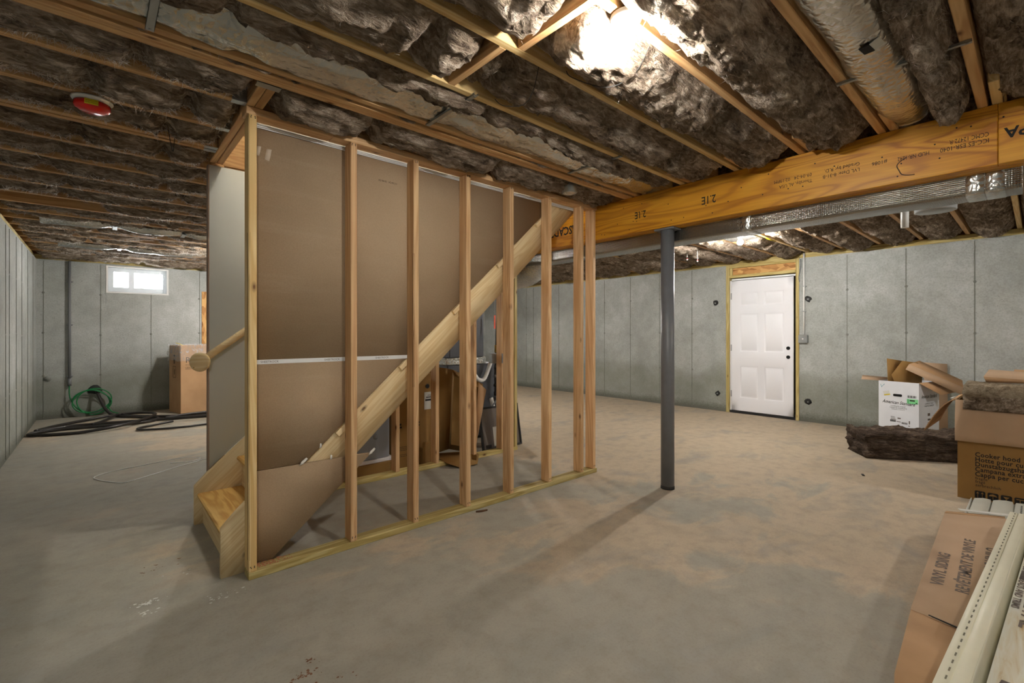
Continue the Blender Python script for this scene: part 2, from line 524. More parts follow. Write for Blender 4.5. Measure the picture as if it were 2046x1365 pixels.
def bubble():
    w = NT('foil_bubble_wrap')
    v = w.vor(w.obj((1, 1, 1)), 95, rnd_=.1)
    w.bump(w.math('MULTIPLY', v, -1.0), .6, .005)
    return w.base(srgb(146, 142, 134), .2, .95)
M['bubble'] = bubble()
M['flex'] = foil('ribbed_flex_foil', srgb(228, 230, 232), 90, .6, .2)
def wool(name, dark, mid, light, stretch=(1.6, 6, 7)):
    w = NT(name)
    n1 = w.noise(w.obj(stretch), 3.2, 6, .68, 1.1); n2 = w.noise(w.obj((1, 1, 1)), 5.5, 4, .6, .6)
    n3 = w.noise(w.obj((8, 40, 40)), 2.2, 3, .6, .8)
    f = w.math('ADD', w.math('MULTIPLY', n1, .55), w.math('ADD', w.math('MULTIPLY', n2, .3), w.math('MULTIPLY', n3, .22)))
    c = w.ramp(f, [(.42, dark), (.54, mid), (.66, light)])
    w.bump(w.math('ADD', n1, w.math('MULTIPLY', n3, .7)), 1.0, .04)
    w.base(c, .95, 0, .05)
    w.b.inputs['Sheen Weight'].default_value = .25
    w.b.inputs['Sheen Roughness'].default_value = .4
    w.b.inputs['Sheen Tint'].default_value = srgb(220, 205, 190)
    tr = w.n('ShaderNodeBsdfTranslucent'); mx = w.n('ShaderNodeMixShader'); mx.inputs[0].default_value = .22
    w.l(c, tr.inputs['Color']); w.l(w.b.outputs[0], mx.inputs[1]); w.l(tr.outputs[0], mx.inputs[2]); w.l(mx.outputs[0], w.out.inputs['Surface'])
    return w.m
M['wool'] = wool('brown_glass_wool', srgb(80, 66, 54), srgb(166, 147, 126), srgb(234, 220, 202))
M['wool_pale'] = wool('tan_glass_wool', srgb(128, 112, 90), srgb(176, 160, 134), srgb(204, 190, 166))
M['fuzz'] = plain('glass_fibre_wisps', srgb(200, 186, 172), .9)
def fuzzmat():
    w = NT('glass_fibre_wisp'); w.base(srgb(222, 212, 202), .6)
    tr = w.n('ShaderNodeBsdfTranslucent'); tr.inputs['Color'].default_value = srgb(226, 220, 212)
    mx = w.n('ShaderNodeMixShader'); mx.inputs[0].default_value = .5
    w.l(w.b.outputs[0], mx.inputs[1]); w.l(tr.outputs[0], mx.inputs[2]); w.l(mx.outputs[0], w.out.inputs['Surface'])
    return w.m
M['fuzz'] = fuzzmat()
def film(name='clear_plastic_film', haze=0.0):
    w = NT(name)
    tr = w.n('ShaderNodeBsdfTransparent'); gl = w.n('ShaderNodeBsdfGlossy'); gl.inputs['Roughness'].default_value = .08
    fr = w.n('ShaderNodeFresnel'); fr.inputs[0].default_value = 1.5
    bp = w.n('ShaderNodeBump'); bp.inputs['Strength'].default_value = .5; bp.inputs['Distance'].default_value = .012
    w.l(w.noise(w.obj((1, 1, 1)), 11, 4, .6, 1.5), bp.inputs['Height'])
    w.l(bp.outputs[0], gl.inputs['Normal']); w.l(bp.outputs[0], fr.inputs['Normal'])
    mx = w.n('ShaderNodeMixShader'); w.l(w.math('MINIMUM', w.math('ADD', fr.outputs[0], .03), .14), mx.inputs[0])
    w.l(tr.outputs[0], mx.inputs[1]); w.l(gl.outputs[0], mx.inputs[2])
    if haze:
        df = w.n('ShaderNodeBsdfDiffuse'); df.inputs['Color'].default_value = (.8, .8, .8, 1)
        m2 = w.n('ShaderNodeMixShader'); w.l(w.ramp(w.noise(w.obj((1, 1, .6)), 14, 4, .6, 1.5), [(.45, G3(haze * .5)), (.7, G3(haze * 2))]), m2.inputs[0])
        w.l(mx.outputs[0], m2.inputs[1]); w.l(df.outputs[0], m2.inputs[2]); w.l(m2.outputs[0], w.out.inputs['Surface'])
    else: w.l(mx.outputs[0], w.out.inputs['Surface'])
    return w.m
M['film'] = film()
M['bag'] = film('hazy_plastic_bag', .22)
def emit(name, col, s):
    w = NT(name); e = w.n('ShaderNodeEmission'); e.inputs['Color'].default_value = col; e.inputs['Strength'].default_value = s
    w.l(e.outputs[0], w.out.inputs['Surface']); return w.m
M['bulb'] = emit('lit_bulb_glass', (1.0, .95, .88, 1), BULB)
def glass():
    w = NT('window_glass')
    tr = w.n('ShaderNodeBsdfTransparent'); gl = w.n('ShaderNodeBsdfGlossy'); gl.inputs['Roughness'].default_value = .02
    mx = w.n('ShaderNodeMixShader'); mx.inputs[0].default_value = .06
    w.l(tr.outputs[0], mx.inputs[1]); w.l(gl.outputs[0], mx.inputs[2]); w.l(mx.outputs[0], w.out.inputs['Surface']); return w.m
M['glass'] = glass()

# ------------------------------------------------------------------ the room shell
XL, XR, YB, YF = -0.69, 7.46, 9.50, -3.0
ZW, ZJ, ZT = 2.316, 2.385, 2.622
multibox('floor', None, M['floor'], [(XL - .3, XR + 1.2, YF - .3, YB + .3, -.12, 0)], kind='structure')
ceiling = multibox('ceiling', None, M['subfloor'],
    [(XL - .3, .62, YF - .3, YB + .3, ZT, ZT + .04), (3.335, XR + .3, YF - .3, YB + .3, ZT, ZT + .04),
     (.62, 3.335, YF - .3, 2.70, ZT, ZT + .04), (.62, 3.335, 3.68, YB + .3, ZT, ZT + .04)], kind='structure')
# unseen shaft added over the stairs so lamp light falls on the drywall
multibox('stairwell_light_shaft', None, M['drywall'], [(.56, .62, 2.64, 3.74, ZT + .04, 5.0), (3.335, 3.395, 2.64, 3.74, ZT + .04, 5.0),
    (.62, 3.335, 2.64, 2.70, ZT + .04, 5.0), (.62, 3.335, 3.68, 3.74, ZT + .04, 5.0), (.56, 3.395, 2.64, 3.74, 5.0, 5.05)], label='added unseen white shaft letting light down onto the stairs', cat='stairwell')

WTH = .26
wall_left = multibox('wall_left', None, M['concrete'], [(XL - WTH, XL, YF - WTH, YB + WTH, 0, ZW)], kind='structure')
WX0, WX1, WZ0, WZ1 = .076, .828, 1.892, 2.280
wall_back = multibox('wall_back', None, M['concrete'],
    [(XL, WX0, YB, YB + WTH, 0, ZW), (WX1, XR, YB, YB + WTH, 0, ZW), (WX0, WX1, YB, YB + WTH, 0, WZ0), (WX0, WX1, YB, YB + WTH, WZ1, ZW)], kind='structure')
DY0, DY1 = 2.258, 3.292
wall_right = multibox('wall_right', None, M['concrete'],
    [(XR, XR + WTH, YF - WTH, DY0, 0, ZW), (XR, XR + WTH, DY1, YB + WTH, 0, ZW)], kind='structure')
wall_front = multibox('wall_front', None, M['concrete'], [(XL, XR, YF - WTH, YF, 0, ZW)], kind='structure')
# sills and rim boards closing the joist ends
def sill(parent, xs, ys, axis):
    board('sill_plate', parent, M['pt'], xs, ys, (ZW, ZW + .034), axis)
    board('sill_plate', parent, M['pt'], xs, ys, (ZW + .035, ZJ), axis)
    if axis == 'Y':
        x = xs[0] if xs[0] < 0 else xs[1] - .04
        board('rim_board', parent, M['joist'], (x, x + .04), ys, (ZJ, ZT), axis)
    else:
        y = ys[0] if ys[0] < 0 else ys[1] - .04
        board('rim_board', parent, M['joist'], (xs[0] - .2, xs[1] + .2), (y, y + .04), (ZJ - .07, ZT), axis)
sill(wall_left, (XL - .16, XL - .02), (YF - .2, YB + .2), 'Y')
sill(wall_right, (XR + .015, XR + .16), (YF - .2, YB + .2), 'Y')
sill(wall_back, (XL - .02, XR + .01), (YB + .015, YB + .16), 'X')
sill(wall_front, (XL - .02, XR + .01), (YF - .16, YF - .02), 'X')
# form-panel seams (thin proud fins) and tie patches
tie_me = None
def tie_mesh():
    V = [(0, 0, .004)]; q = []
    n = 9
    rr = [.016 + .008 * rnd.random() for _ in range(n)]
    for i in range(n):
        a = 2 * math.pi * i / n; V.append((rr[i] * math.cos(a), rr[i] * math.sin(a), -.001))
    return mesh_np('tie_patch', V, tris=[(0, 1 + i, 1 + (i + 1) % n) for i in range(n)])
tie_me = tie_mesh()
def seams(wall, where, coords, zs=(.62, 1.235, 1.845), z0=0.0, z1=ZW - .02, skip=()):
    for c in coords:
        w_ = .005 + .003 * rnd.random()
        if where == 'L': xs, ys, F = (XL - .01, XL + .004), (c, c + w_), frame((XL, c, 0), (0, 1, 0), (0, 0, 1))
        elif where == 'R': xs, ys, F = (XR - .004, XR + .01), (c, c + w_), frame((XR, c, 0), (0, -1, 0), (0, 0, 1))
        else: xs, ys, F = (c, c + w_), (YB - .004, YB + .01), frame((c, YB, 0), (1, 0, 0), (0, 0, 1))
        top = z1
        if where == 'B' and WX0 - .02 < c < WX1 + .02: top = WZ0 - .02
        board('form_seam', wall, M['seam'], xs, ys, (z0 + .02, top), 'Z', 0.0)
        for z in zs:
            if z < top - .05:
                mobj('tie_patch', tie_me, M['tie'], wall, F @ T(0, z + .02 * rnd.uniform(-1, 1), 0) @ RZ(rnd.random() * 6))
seams(wall_left, 'L', [9.05, 8.45, 7.86, 7.38, 6.86, 6.62, 6.25, 5.64, 5.03, 4.42, 3.8])
seams(wall_back, 'B', [-.62, 0.0, .61, 1.265, 1.87, 2.48])
seams(wall_right, 'R', [.479, 1.081, 1.688, 3.86, 4.469, 5.075, 5.677, 6.29, 6.896, 7.69, 7.925, -.13, -.74, -1.35])
# dark tie pockets either side of the door
def pocket(parent, W):
    n = 10; rr = [.042 * rnd.uniform(.8, 1.25) for _ in range(n)]
    pts = [(rr[i] * math.cos(2 * math.pi * i / n), rr[i] * math.sin(2 * math.pi * i / n)) for i in range(n)]
    p = prism('tie_pocket', parent, M['pocket'], pts, .006, W @ T(0, 0, -.002))
    obox('form_clip', p, M['black'], W @ T(-.028, -.024, .002), .056, .048, .012, .004)
    lathe('snap_tie_end', p, M['galv'], [(.012, 0), (.012, .008), (0, .012)], 10, W @ T(0, 0, .012))
for (y, z) in ((3.461, 1.734), (2.145, 1.726), (3.428, .279), (2.145, .282)):
    pocket(wall_right, frame((XR, y, z), (0, -1, 0), (0, 0, 1)) @ RZ(rnd.uniform(-.2, .2)))
# closing panel outside the hatchway door
multibox('wall_hatchway', None, M['dark'], [(XR + .55, XR + .6, DY0 - .2, DY1 + .2, 0, 2.7), (XR + WTH, XR + .6, DY0 - .2, DY0 - .15, 0, 2.7),
    (XR + WTH, XR + .6, DY1 + .15, DY1 + .2, 0, 2.7), (XR + WTH, XR + .6, DY0 - .2, DY1 + .2, 2.6, 2.7)], kind='structure')

# ------------------------------------------------------------------ ceiling joists
JS, J0, JW = .405, .188, .019
def jy(k): return J0 + JS * k
for k in range(-7, 23):
    x1 = 3.40
    if k in (6, 7, 8): x1 = .543
    mat = M['spf'] if k in (3, 4) else M['joist']
    j = board('joist', ceiling, mat, (XL - .12, x1), (jy(k) - JW, jy(k) + JW), (ZJ, ZT), 'X')
    if k in (6, 7, 8):
        multibox('joist_hanger', j, M['galv'], [(.48, .5435, jy(k) - JW - .002, jy(k) + JW + .002, ZJ - .002, ZJ - .0005),
            (.48, .5435, jy(k) - JW - .003, jy(k) - JW - .001, ZJ - .002, ZJ + .13), (.48, .5435, jy(k) + JW + .001, jy(k) + JW + .003, ZJ - .002, ZJ + .13)])
board('joist', ceiling, M['joist'], (XL - .12, 3.40), (2.2565, 2.2945), (ZJ - .002, ZT), 'X')
board('joist', ceiling, M['joist'], (XL - .12, 3.40), (2.2965, 2.3345), (ZJ - .002, ZT), 'X')
js = board('joist', ceiling, M['joist'], (XL - .12, .543), (3.352, 3.390), (ZJ, ZT), 'X')
multibox('joist_hanger', js, M['galv'], [(.475, .5435, 3.348, 3.394, ZJ - .002, ZJ - .0005)])
for x in (.545, .5845):
    board('header', ceiling, M['joist'], (x, x + .037), (2.336, 3.66), (ZJ, ZT), 'Y')
h_ = board('trimmer', ceiling, M['joist'], (.624, 3.34), (2.66, 2.698), (ZJ + .002, ZT), 'X')
multibox('header_hanger', h_, M['galv'], [(.532, .634, 2.3365, 2.385, ZJ - .003, ZJ - .0005), (.535, .632, 2.3365, 2.339, ZJ - .003, ZJ + .12)])
board('trimmer', ceiling, M['joist'], (.545, 3.34), (3.68, 3.718), (ZJ, ZT), 'X')
for k in range(-7, 24):
    y = .135 + .403 * k
    board('joist', ceiling, M['joist'] if k % 5 else M['spf'], (3.04 if k not in (5, 6, 7, 8) else 3.35, XR + .14), (y - JW, y + JW), (ZJ, ZT), 'X')
board('header', ceiling, M['joist'], (3.341, 3.379), (2.70, 3.68), (ZJ + .002, ZT), 'Y')  # unseen board added to keep shaft light from leaking over the beam
board('blocking', ceiling, M['joist'], (1.19, 1.228), (jy(3) + JW, jy(4) - JW), (ZJ, ZT - .01), 'Y')
board('blocking', ceiling, M['joist'], (1.252, 1.290), (jy(2) + JW, jy(3) - JW), (ZJ, ZT - .01), 'Y')
board('blocking', ceiling, M['stud'], (3.12, 3.158), (jy(2) - JW - .085, jy(2) - JW - .02), (ZJ + .01, ZJ + .08), 'Y')

# ------------------------------------------------------------------ glass-wool batts
def add_fuzz(V, nrm_pts, count, L=(.01, .036), wdt=.0007, droop=.4, rng=nrng):
    """thin triangular wisps rooted on points"""
    idx = rng.integers(0, len(nrm_pts), count)
    P = nrm_pts[idx] + rng.normal(0, .004, (count, 3))
    D = rng.normal(0, 1, (count, 3)); D[:, 2] = -np.abs(D[:, 2]) * droop
    D /= np.linalg.norm(D, axis=1)[:, None]
    S = np.cross(D, rng.normal(0, 1, (count, 3))); S /= np.linalg.norm(S, axis=1)[:, None] + 1e-9
    ln = rng.uniform(L[0], L[1], count)[:, None]
    tip = P + D * ln
    tri = np.stack([P - S * wdt, P + S * wdt, tip], 1).reshape(-1, 3)
    return tri

def batt(name, label, x0, x1, y0, y1, zc=2.335, zedge=2.46, breaks=(), seed=0, group=None, fuzz=220, rough=1.0, lean=0.0, fringe=0.0, step=.021, power=.55, ztop=2.60):
    L = x1 - x0; ns = max(8, int(L / step)); m = max(12, int((y1 - y0) / .017))
    s = np.linspace(0, 1, ns); t = np.linspace(0, 1, m)
    X = x0 + L * s
    base = np.zeros((ns, m, 3))
    prof = np.sin(np.pi * np.clip(t ** (1.0 + lean), 0, 1)) ** power
    big = fbm(np.stack([X * 1.7 + seed * 3.1, X * 0, X * 0 + seed], -1), 2) * .35
    lump = fbm(np.stack([X * 5.5 + seed * 7.7, X * 0 + 3, X * 0 + seed], -1), 2) * .22
    sag = (zedge - zc) * (1 + big * .6 + lump * .6)
    cut = np.ones(ns)
    for b in list(breaks) + [x0, x1]:
        cut = cut * (1 - .75 * np.exp(-((X - b) / .035) ** 2))
    sag = np.clip(sag * cut, .005, None)
    base[..., 0] = X[:, None]
    inset = .004 + .012 * (1 - cut)
    base[..., 1] = (y0 + inset[:, None]) + (y1 - y0 - 2 * inset[:, None]) * t[None, :]
    base[..., 2] = zedge - sag[:, None] * prof[None, :]
    q = base + np.array([seed * 1.37, seed * 2.11, 0])
    e = np.minimum(1, np.sin(np.pi * t) * 2.2)[None, :]
    d = fbm(q * np.array([7, 13, 13]), 3) * .020 + (np.abs(fbm(q * np.array([13, 26, 26]) + 9, 2)) - .3) * .034 * rough + (np.abs(fbm(q * np.array([34, 48, 48]) + 5, 2)) - .3) * .012 + fbm(q * np.array([60, 85, 85]), 2) * .005
    base[..., 2] += d * e
    base[..., 1] += fbm(q * 18 + 40, 2) * .007 * e
    if fringe:
        # loose skirt hanging over the far joist edge
        fr = np.clip((t - .72) / .28, 0, 1)[None, :] * np.clip(.45 + 1.4 * fbm(np.stack([X * 3.3 + seed, X * 0, X * 0], -1), 3), 0, 1.3)[:, None]
        base[..., 2] -= fringe * np.sin(np.pi * np.clip(fr, 0, 1) * .62) * 1.0
        base[..., 1] -= .006 * fr
    ring = np.concatenate([base, np.stack([X, np.full(ns, y1 - .004), np.full(ns, ztop)], -1)[:, None, :], np.stack([X, np.full(ns, y0 + .004), np.full(ns, ztop)], -1)[:, None, :]], 1)
    mm = m + 2
    V = ring.reshape(-1, 3)
    i = np.arange(ns - 1)[:, None] * mm; j = np.arange(mm)[None, :]; j2 = (j + 1) % mm
    Q = np.stack([i + j, i + mm + j, i + mm + j2, i + j2], -1).reshape(-1, 4)
    c = np.array([(x0 + x1) / 2, (y0 + y1) / 2, zedge])
    nf = int(fuzz * L)
    pts = base[:, 1:-1].reshape(-1, 3)
    ft = add_fuzz(V, pts, nf)
    low = base[:, int(m * .6):int(m * .98)].reshape(-1, 3)
    if fringe:
        ft = np.concatenate([ft, add_fuzz(V, low, int(fuzz * L * 5), (.012, .05), .0011, .9)])
    nv = len(V)
    allV = np.concatenate([V, ft]) - c
    tri = nv + np.arange(len(ft)).reshape(-1, 3)
    me = mesh_np(name, allV, quads=Q, tris=tri, smooth=True, ngons=[list(range(mm)), [(ns - 1) * mm + a for a in range(mm)][::-1]])
    me.materials.append(M['wool']); me.materials.append(M['fuzz'])
    mi = np.zeros(len(me.polygons), dtype=np.int32); mi[len(Q):len(Q) + len(tri)] = 1
    me.polygons.foreach_set('material_index', mi)
    return mobj(name, me, None, None, T(*c), label=label, cat='insulation', group=group)

ORD = ['first', 'second', 'third', 'fourth', 'fifth', 'sixth', 'seventh', 'eighth', 'ninth', 'tenth', 'eleventh', 'twelfth', 'thirteenth', 'fourteenth',
       'fifteenth', 'sixteenth', 'seventeenth', 'eighteenth', 'nineteenth', 'twentieth', 'twenty-first', 'twenty-second', 'twenty-third', 'twenty-fourth']
ORDF = ORD + ['twenty-fifth', 'twenty-sixth', 'twenty-seventh']
GB = 'brown glass-wool batts between the ceiling joists'
def bay(k): return jy(k) + JW, jy(k + 1) - JW
# camera side of the beam, right part
y0, y1 = bay(-2)
batt('insulation_batt', 'brown insulation batt at the far right edge above the dropped beam', XL + .02, 3.30, y0, y1, 2.36, 2.46, (1.1,), 1, GB)
y0, y1 = bay(-1)
batt('insulation_batt', 'brown insulation batt right of the rightmost ceiling joist near the beam', XL + .02, 3.30, y0, y1, 2.35, 2.46, (2.2,), 2, GB)
y0, y1 = bay(0)
batt('insulation_batt', 'rolled brown batt squeezed beside the shiny foil duct at top right', XL + .02, 3.26, y0, y1 - .19, 2.318, 2.47, (1.95, 2.55), 3, GB, power=.45)
y0, y1 = bay(1)
batt('insulation_batt', 'wide streaky brown batt between foil duct joist and lit bulb', XL + .02, 3.30, y0, y1, 2.325, 2.46, (), 4, GB)
y0, y1 = bay(2)
batt('insulation_batt', 'brightly lit rounded batt just left of the bare bulb', 1.30, 3.30, y0, y1, 2.325, 2.46, (2.45,), 5, GB)
batt('insulation_batt', 'pale lit batt end behind the wood block at top centre', XL + .02, 1.235, y0, y1, 2.325, 2.45, (.75,), 6, GB)
y0, y1 = bay(3)
batt('insulation_batt', 'long grey-brown batt second left from bulb, running to the beam', 1.24, 3.30, y0, y1, 2.335, 2.46, (1.33, 2.75,), 7, GB)
batt('insulation_batt', 'clumped brown batt ending at the wood cross block near top centre', XL + .02, 1.17, y0, y1, 2.34, 2.45, (.15, .95), 8, GB)
y0, y1 = bay(4)
batt('insulation_batt', 'narrow knobbly batt lying beside the long crinkled foil strip', XL + .02, 3.30, y0, y0 + .17, 2.355, 2.44, (.35, 1.5), 9, GB, power=.45, rough=1.4)
batt('insulation_batt', 'brown batt sagging just above the stair wall top plate', .63, 3.30, 2.338, 2.655, 2.345, 2.45, (1.15, 2.05), 10, GB, fringe=.0)
batt('insulation_batt', 'thin strip of brown wool stuffed between doubled joists', XL + .02, 3.30, jy(5) + JW, 2.2545, 2.395, 2.42, (), 11, GB, fuzz=120, power=.4)
# left of the stairwell header
y0, y1 = 2.3365, jy(6) - JW
batt('insulation_batt', 'brown batt left of the stair header, first bay past doubled joist', XL + .02, .535, y0, y1, 2.372, 2.45, (.12,), 12, GB, fringe=.03)
y0, y1 = bay(6)
batt('insulation_batt', 'torn brown batt in the bay before the red-capped smoke alarm', XL + .02, .535, y0, y1, 2.352, 2.45, (-.05, .33), 13, GB, fringe=.035)
y0, y1 = bay(7)
batt('insulation_batt', 'brown batt in the bay right behind the red-capped smoke alarm', XL + .02, .535, y0, 3.35, 2.372, 2.45, (.28,), 14, GB, fringe=.03)
batt('insulation_batt', 'brown batt in first bay left of white drywall top corner', XL + .02, .535, jy(8) + JW, jy(9) - JW, 2.365, 2.45, (-.1, .3), 15, GB, fringe=.02)
for k in range(9, 22):
    y0, y1 = bay(k)
    xs = XL + .02
    if k in (15, 19): y1 -= .19          # foil strip takes part of these bays
    if k == 13: xs = .02                  # bare subfloor showing at the wall
    batt('insulation_batt', 'drooping brown batt left of drywall wall, %s bay back towards the basement window' % ORD[k - 9], xs, 3.30, y0, y1,
         2.372 + .014 * rnd.random(), 2.44, (rnd.uniform(-.4, .0), rnd.uniform(.2, .7), 1.6), 20 + k, GB, fringe=.024, step=.026)
y0 = jy(22) + JW
batt('insulation_batt', 'grey-pink batt strip directly above the basement window wall', XL + .02, 3.30, y0, 9.46, 2.34, 2.42, (.5,), 45, GB, fringe=.02, step=.03)
# beyond the beam
for k in range(-3, 23):
    y0, y1 = .135 + .403 * k + JW, .135 + .403 * (k + 1) - JW
    n = k + 3
    x0 = 3.76 if not (k == 5) else 5.9
    batt('insulation_batt', 'streaky brown batt beyond the beam, %s joist bay counted from right' % ORDF[n], x0, XR + .02, y0, y1, 2.335, 2.455,
         (x0 + .4 + 2.4 * rnd.random(),), 60 + k, GB, step=.03 if k < 9 else .045, fuzz=110)

# ------------------------------------------------------------------ laminated beam, post, foil duct trunk
BX0, BX1 = 3.340, 3.472
beam = thing('laminated_beam', 'golden orange laminated dropped beam with upside-down black print', 'beam', (BX0, 1.5, 2.08))
for i, (a, b) in enumerate(((BX0, 3.384), (3.3842, 3.428), (3.4282, BX1))):
    if i == 0:
        board('ply', beam, M['lvl'], (a, b), (.134, 9.48), (2.083, ZJ - .001), 'Y')
        board('ply', beam, M['lvl'], (a, b), (-2.98, .1325), (2.083, ZJ - .001), 'Y')
    else:
        board('ply', beam, M['lvl'], (a, b), (-2.98, 9.48), (2.083, ZJ - .001), 'Y')
def beamtext(s, ya, yb, z, cap, bold=0.0):
    # stamped upside-down: reads towards +Y with the letter tops pointing down
    text(beam, s, .05, frame((BX0 - .0012, ya, z), (0, 1, 0), (0, 0, -1)), M['ink'], fit=yb - ya, cap=cap, bold=bold)
beamtext('2.1E', 2.123, 2.229, 2.250, .056, .0006)
beamtext('2.1E', 1.546, 1.653, 2.250, .056, .0006)
beamtext('CASCADE', 2.79, 3.20, 2.262, .075, .0012)
beamtext('LVL Date: 8-31-B', .694, .880, 2.216, .021)
beamtext('Graded by: R.D.', .694, .872, 2.250, .021)
beamtext('Thorsby, AL USA', .938, 1.128, 2.212, .021)
beamtext('09-04-24   02:19PM', .940, 1.156, 2.250, .021)
beamtext('#1086', .567, .638, 2.229, .021)
beamtext('HUD NR-1242', .388, .520, 2.224, .021)
beamtext('ICC-ES ESR-1040', .163, .344, 2.222, .022)
beamtext('CCMC 12472-R', .164, .309, 2.254, .022)
beamtext('APA', -.02, .116, 2.252, .05, .0012)
for _ in range(34):
    y = rnd.uniform(0, 2.6); z = rnd.choice((2.12, 2.18, 2.25, 2.31)) + rnd.uniform(-.01, .01)
    if _ < 30: lathe('nail_head', beam, M['pocket'], [(.004, 0), (.004, .0015)], 8, frame((BX0, y, z), (0, -1, 0), (0, 0, 1)))
# knot ring
tube('knot_ring', beam, M['ink_brown'], [(BX0 + .0005, .455 + .068 * math.cos(a) + .004 * math.sin(5 * a), 2.168 + .055 * math.sin(a)) for a in np.linspace(-1.6, 1.1, 18)], .003, 5)

post = thing('support_post', 'grey painted round steel post holding the beam', 'post', (3.41, 1.972, 0))
Wp = T(3.41, 1.972, 0)
lathe('shaft', post, M['post'], [(.052, 0), (.052, 2.066)], 32, Wp)
lathe('base_collar', post, M['pocket'], [(.0535, 0), (.0535, .012), (.0525, .026)], 24, Wp)
obox('cap_plate', post, M['post'], Wp @ T(-.062, -.085, 2.066), .124, .17, .015, .003)

trunk = thing('wrapped_duct', 'rectangular duct trunk wrapped in silver bubble foil behind the beam', 'duct', (3.6, 1.5, 1.98))
def rbox_y(name, parent, mat, x0, x1, z0, z1, ya, yb, r=.02, n=24, amp=.0):
    prof = []
    for cx_, cz_, a0 in ((x1 - r, z1 - r, 0), (x0 + r, z1 - r, 90), (x0 + r, z0 + r, 180), (x1 - r, z0 + r, 270)):
        for q_ in range(4):
            a = R(a0 + 30 * q_); prof.append((cx_ + r * math.cos(a), cz_ + r * math.sin(a)))
    ysn = np.linspace(ya, yb, n); V = []; m = len(prof)
    for y in ysn:
        for (x, z) in prof:
            V.append((x + amp * rnd.uniform(-1, 1), y, z + amp * rnd.uniform(-1, 1)))
    Q = [(i * m + j, i * m + (j + 1) % m, (i + 1) * m + (j + 1) % m, (i + 1) * m + j) for i in range(n - 1) for j in range(m)]
    c = ((x0 + x1) / 2, (ya + yb) / 2, (z0 + z1) / 2)
    me = mesh_np(name, np.array(V) - np.array(c), quads=Q, ngons=[list(range(m))[::-1], [(n - 1) * m + j for j in range(m)]], smooth=False)
    return mobj(name, me, mat, parent, T(*c))
rbox_y('duct_wrap', trunk, M['bubble'], 3.478, 3.69, 1.982, 2.30, .055, 3.75, .02, 60, .0012)
for y in (.115, .19, 1.36, 2.9):
    rbox_y('foil_tape', trunk, M['foil'], 3.475, 3.693, 1.979, 2.302, y, y + .07, .02, 3)

# ------------------------------------------------------------------ stair stud wall (camera side)
SY0, SY1 = 2.622, 2.711
sw = thing('stud_wall', 'open stud wall beside the stairs with brown drywall backs showing', 'stud wall', (.556, SY0, 0))
board('bottom_plate', sw, M['pt'], (.556, 3.336), (SY0, SY1), (0, .038), 'X')
board('top_plate', sw, M['stud'], (.545, .98), (SY0, SY1), (2.346, 2.384), 'X')
board('top_plate', sw, M['stud'], (.9815, 3.336), (SY0, SY1), (2.346, 2.384), 'X')
for i, x in enumerate((.556, 1.080, 1.487, 1.898, 2.301, 2.713, 3.114, 3.278)):
    st = board('stud', sw, M['spf'] if i == 0 else M['stud'], (x, x + .038), (SY0, SY1), (.038, 2.346), 'Z', .004)
    for dz in (.02, .026, 2.29, 2.298):
        for q in range(2):
            lathe('nail_head', st, M['pocket'], [(.0028, 0), (.0028, .001)], 6, frame((x + .010 + .017 * q + rnd.uniform(-.003, .003), SY0, .04 + dz), (1, 0, 0), (0, 0, 1)))
# bark (wane) edges left on two studs
def wane(x, y, z0, z1, w):
    n = 40; V = []
    for i in range(n):
        z = z0 + (z1 - z0) * i / (n - 1)
        a = w * (.35 + .65 * abs(vnoise(np.array([[z * 4 + x, 1.0, 2.0]]))[0]))
        V += [(x - .001, y + a, z), (x + a * .25 + .001, y - .001, z)]
    Q = [(2 * i, 2 * i + 2, 2 * i + 3, 2 * i + 1) for i in range(n - 1)]
    me = mesh_np('wane', V, quads=Q)
    mobj('bark_edge', me, M['bark'], sw)
M['bark'] = plain('bark_wane', srgb(104, 70, 40), .9, var=.5)
wane(.556, SY0, .1, 1.75, .03)
wane(1.487, SY0, .9, 1.75, .02)

# drywall sheets seen from behind, cut along the stringer
SL = .903
SANG = math.atan(SL)
def te(X): return 1.185 + SL * (X - 1.591)       # lower cut edge of the sheets
def xte(z): return 1.591 + (z - 1.185) / SL
def sheet(pts, name='drywall_sheet', mat='brown_board', y0=SY1 + .0005, y1=SY1 + .0125):
    return xz_prism(name, sw, M[mat], pts, y0, y1)
sheet([(.560, 1.103), (xte(1.103), 1.103), (xte(2.318), 2.318), (.560, 2.318)])
sheet([(.560, .522), (xte(.522), .522), (xte(1.079), 1.079), (.560, 1.079)])
low = [(.560, .040), (.690, .040)]
low += [(.690 + (1.242 - .690) * t + .004 * rnd.uniform(-1, 1), .040 + .470 * t) for t in (.2, .4, .6, .8)]
low += [(1.242, .507), (1.225, .513), (.560, .5195)]
sheet(low)
t_ = board('edge_tape', sw, M['white_tape'], (.560, xte(1.09) + .015), (SY1 - .0015, SY1 + .011), (1.0795, 1.1025), 'X', 0)
for i, (s, x) in enumerate((('SHEETROCK', .63), ('SHEETROCK', .96), ('SHEETROCK', 1.27))):
    text(t_, s, .016, frame((x, SY1 - .002, 1.086), (1, 0, 0), (0, 0, 1)), M['ink_grey'])
for z in (2.3205, 2.329, 2.3375):
    board('edge_tape', sw, M['white_tape'], (.56, 3.24), (SY1 - .001, SY1 + .011), (z, z + .006), 'X', 0)
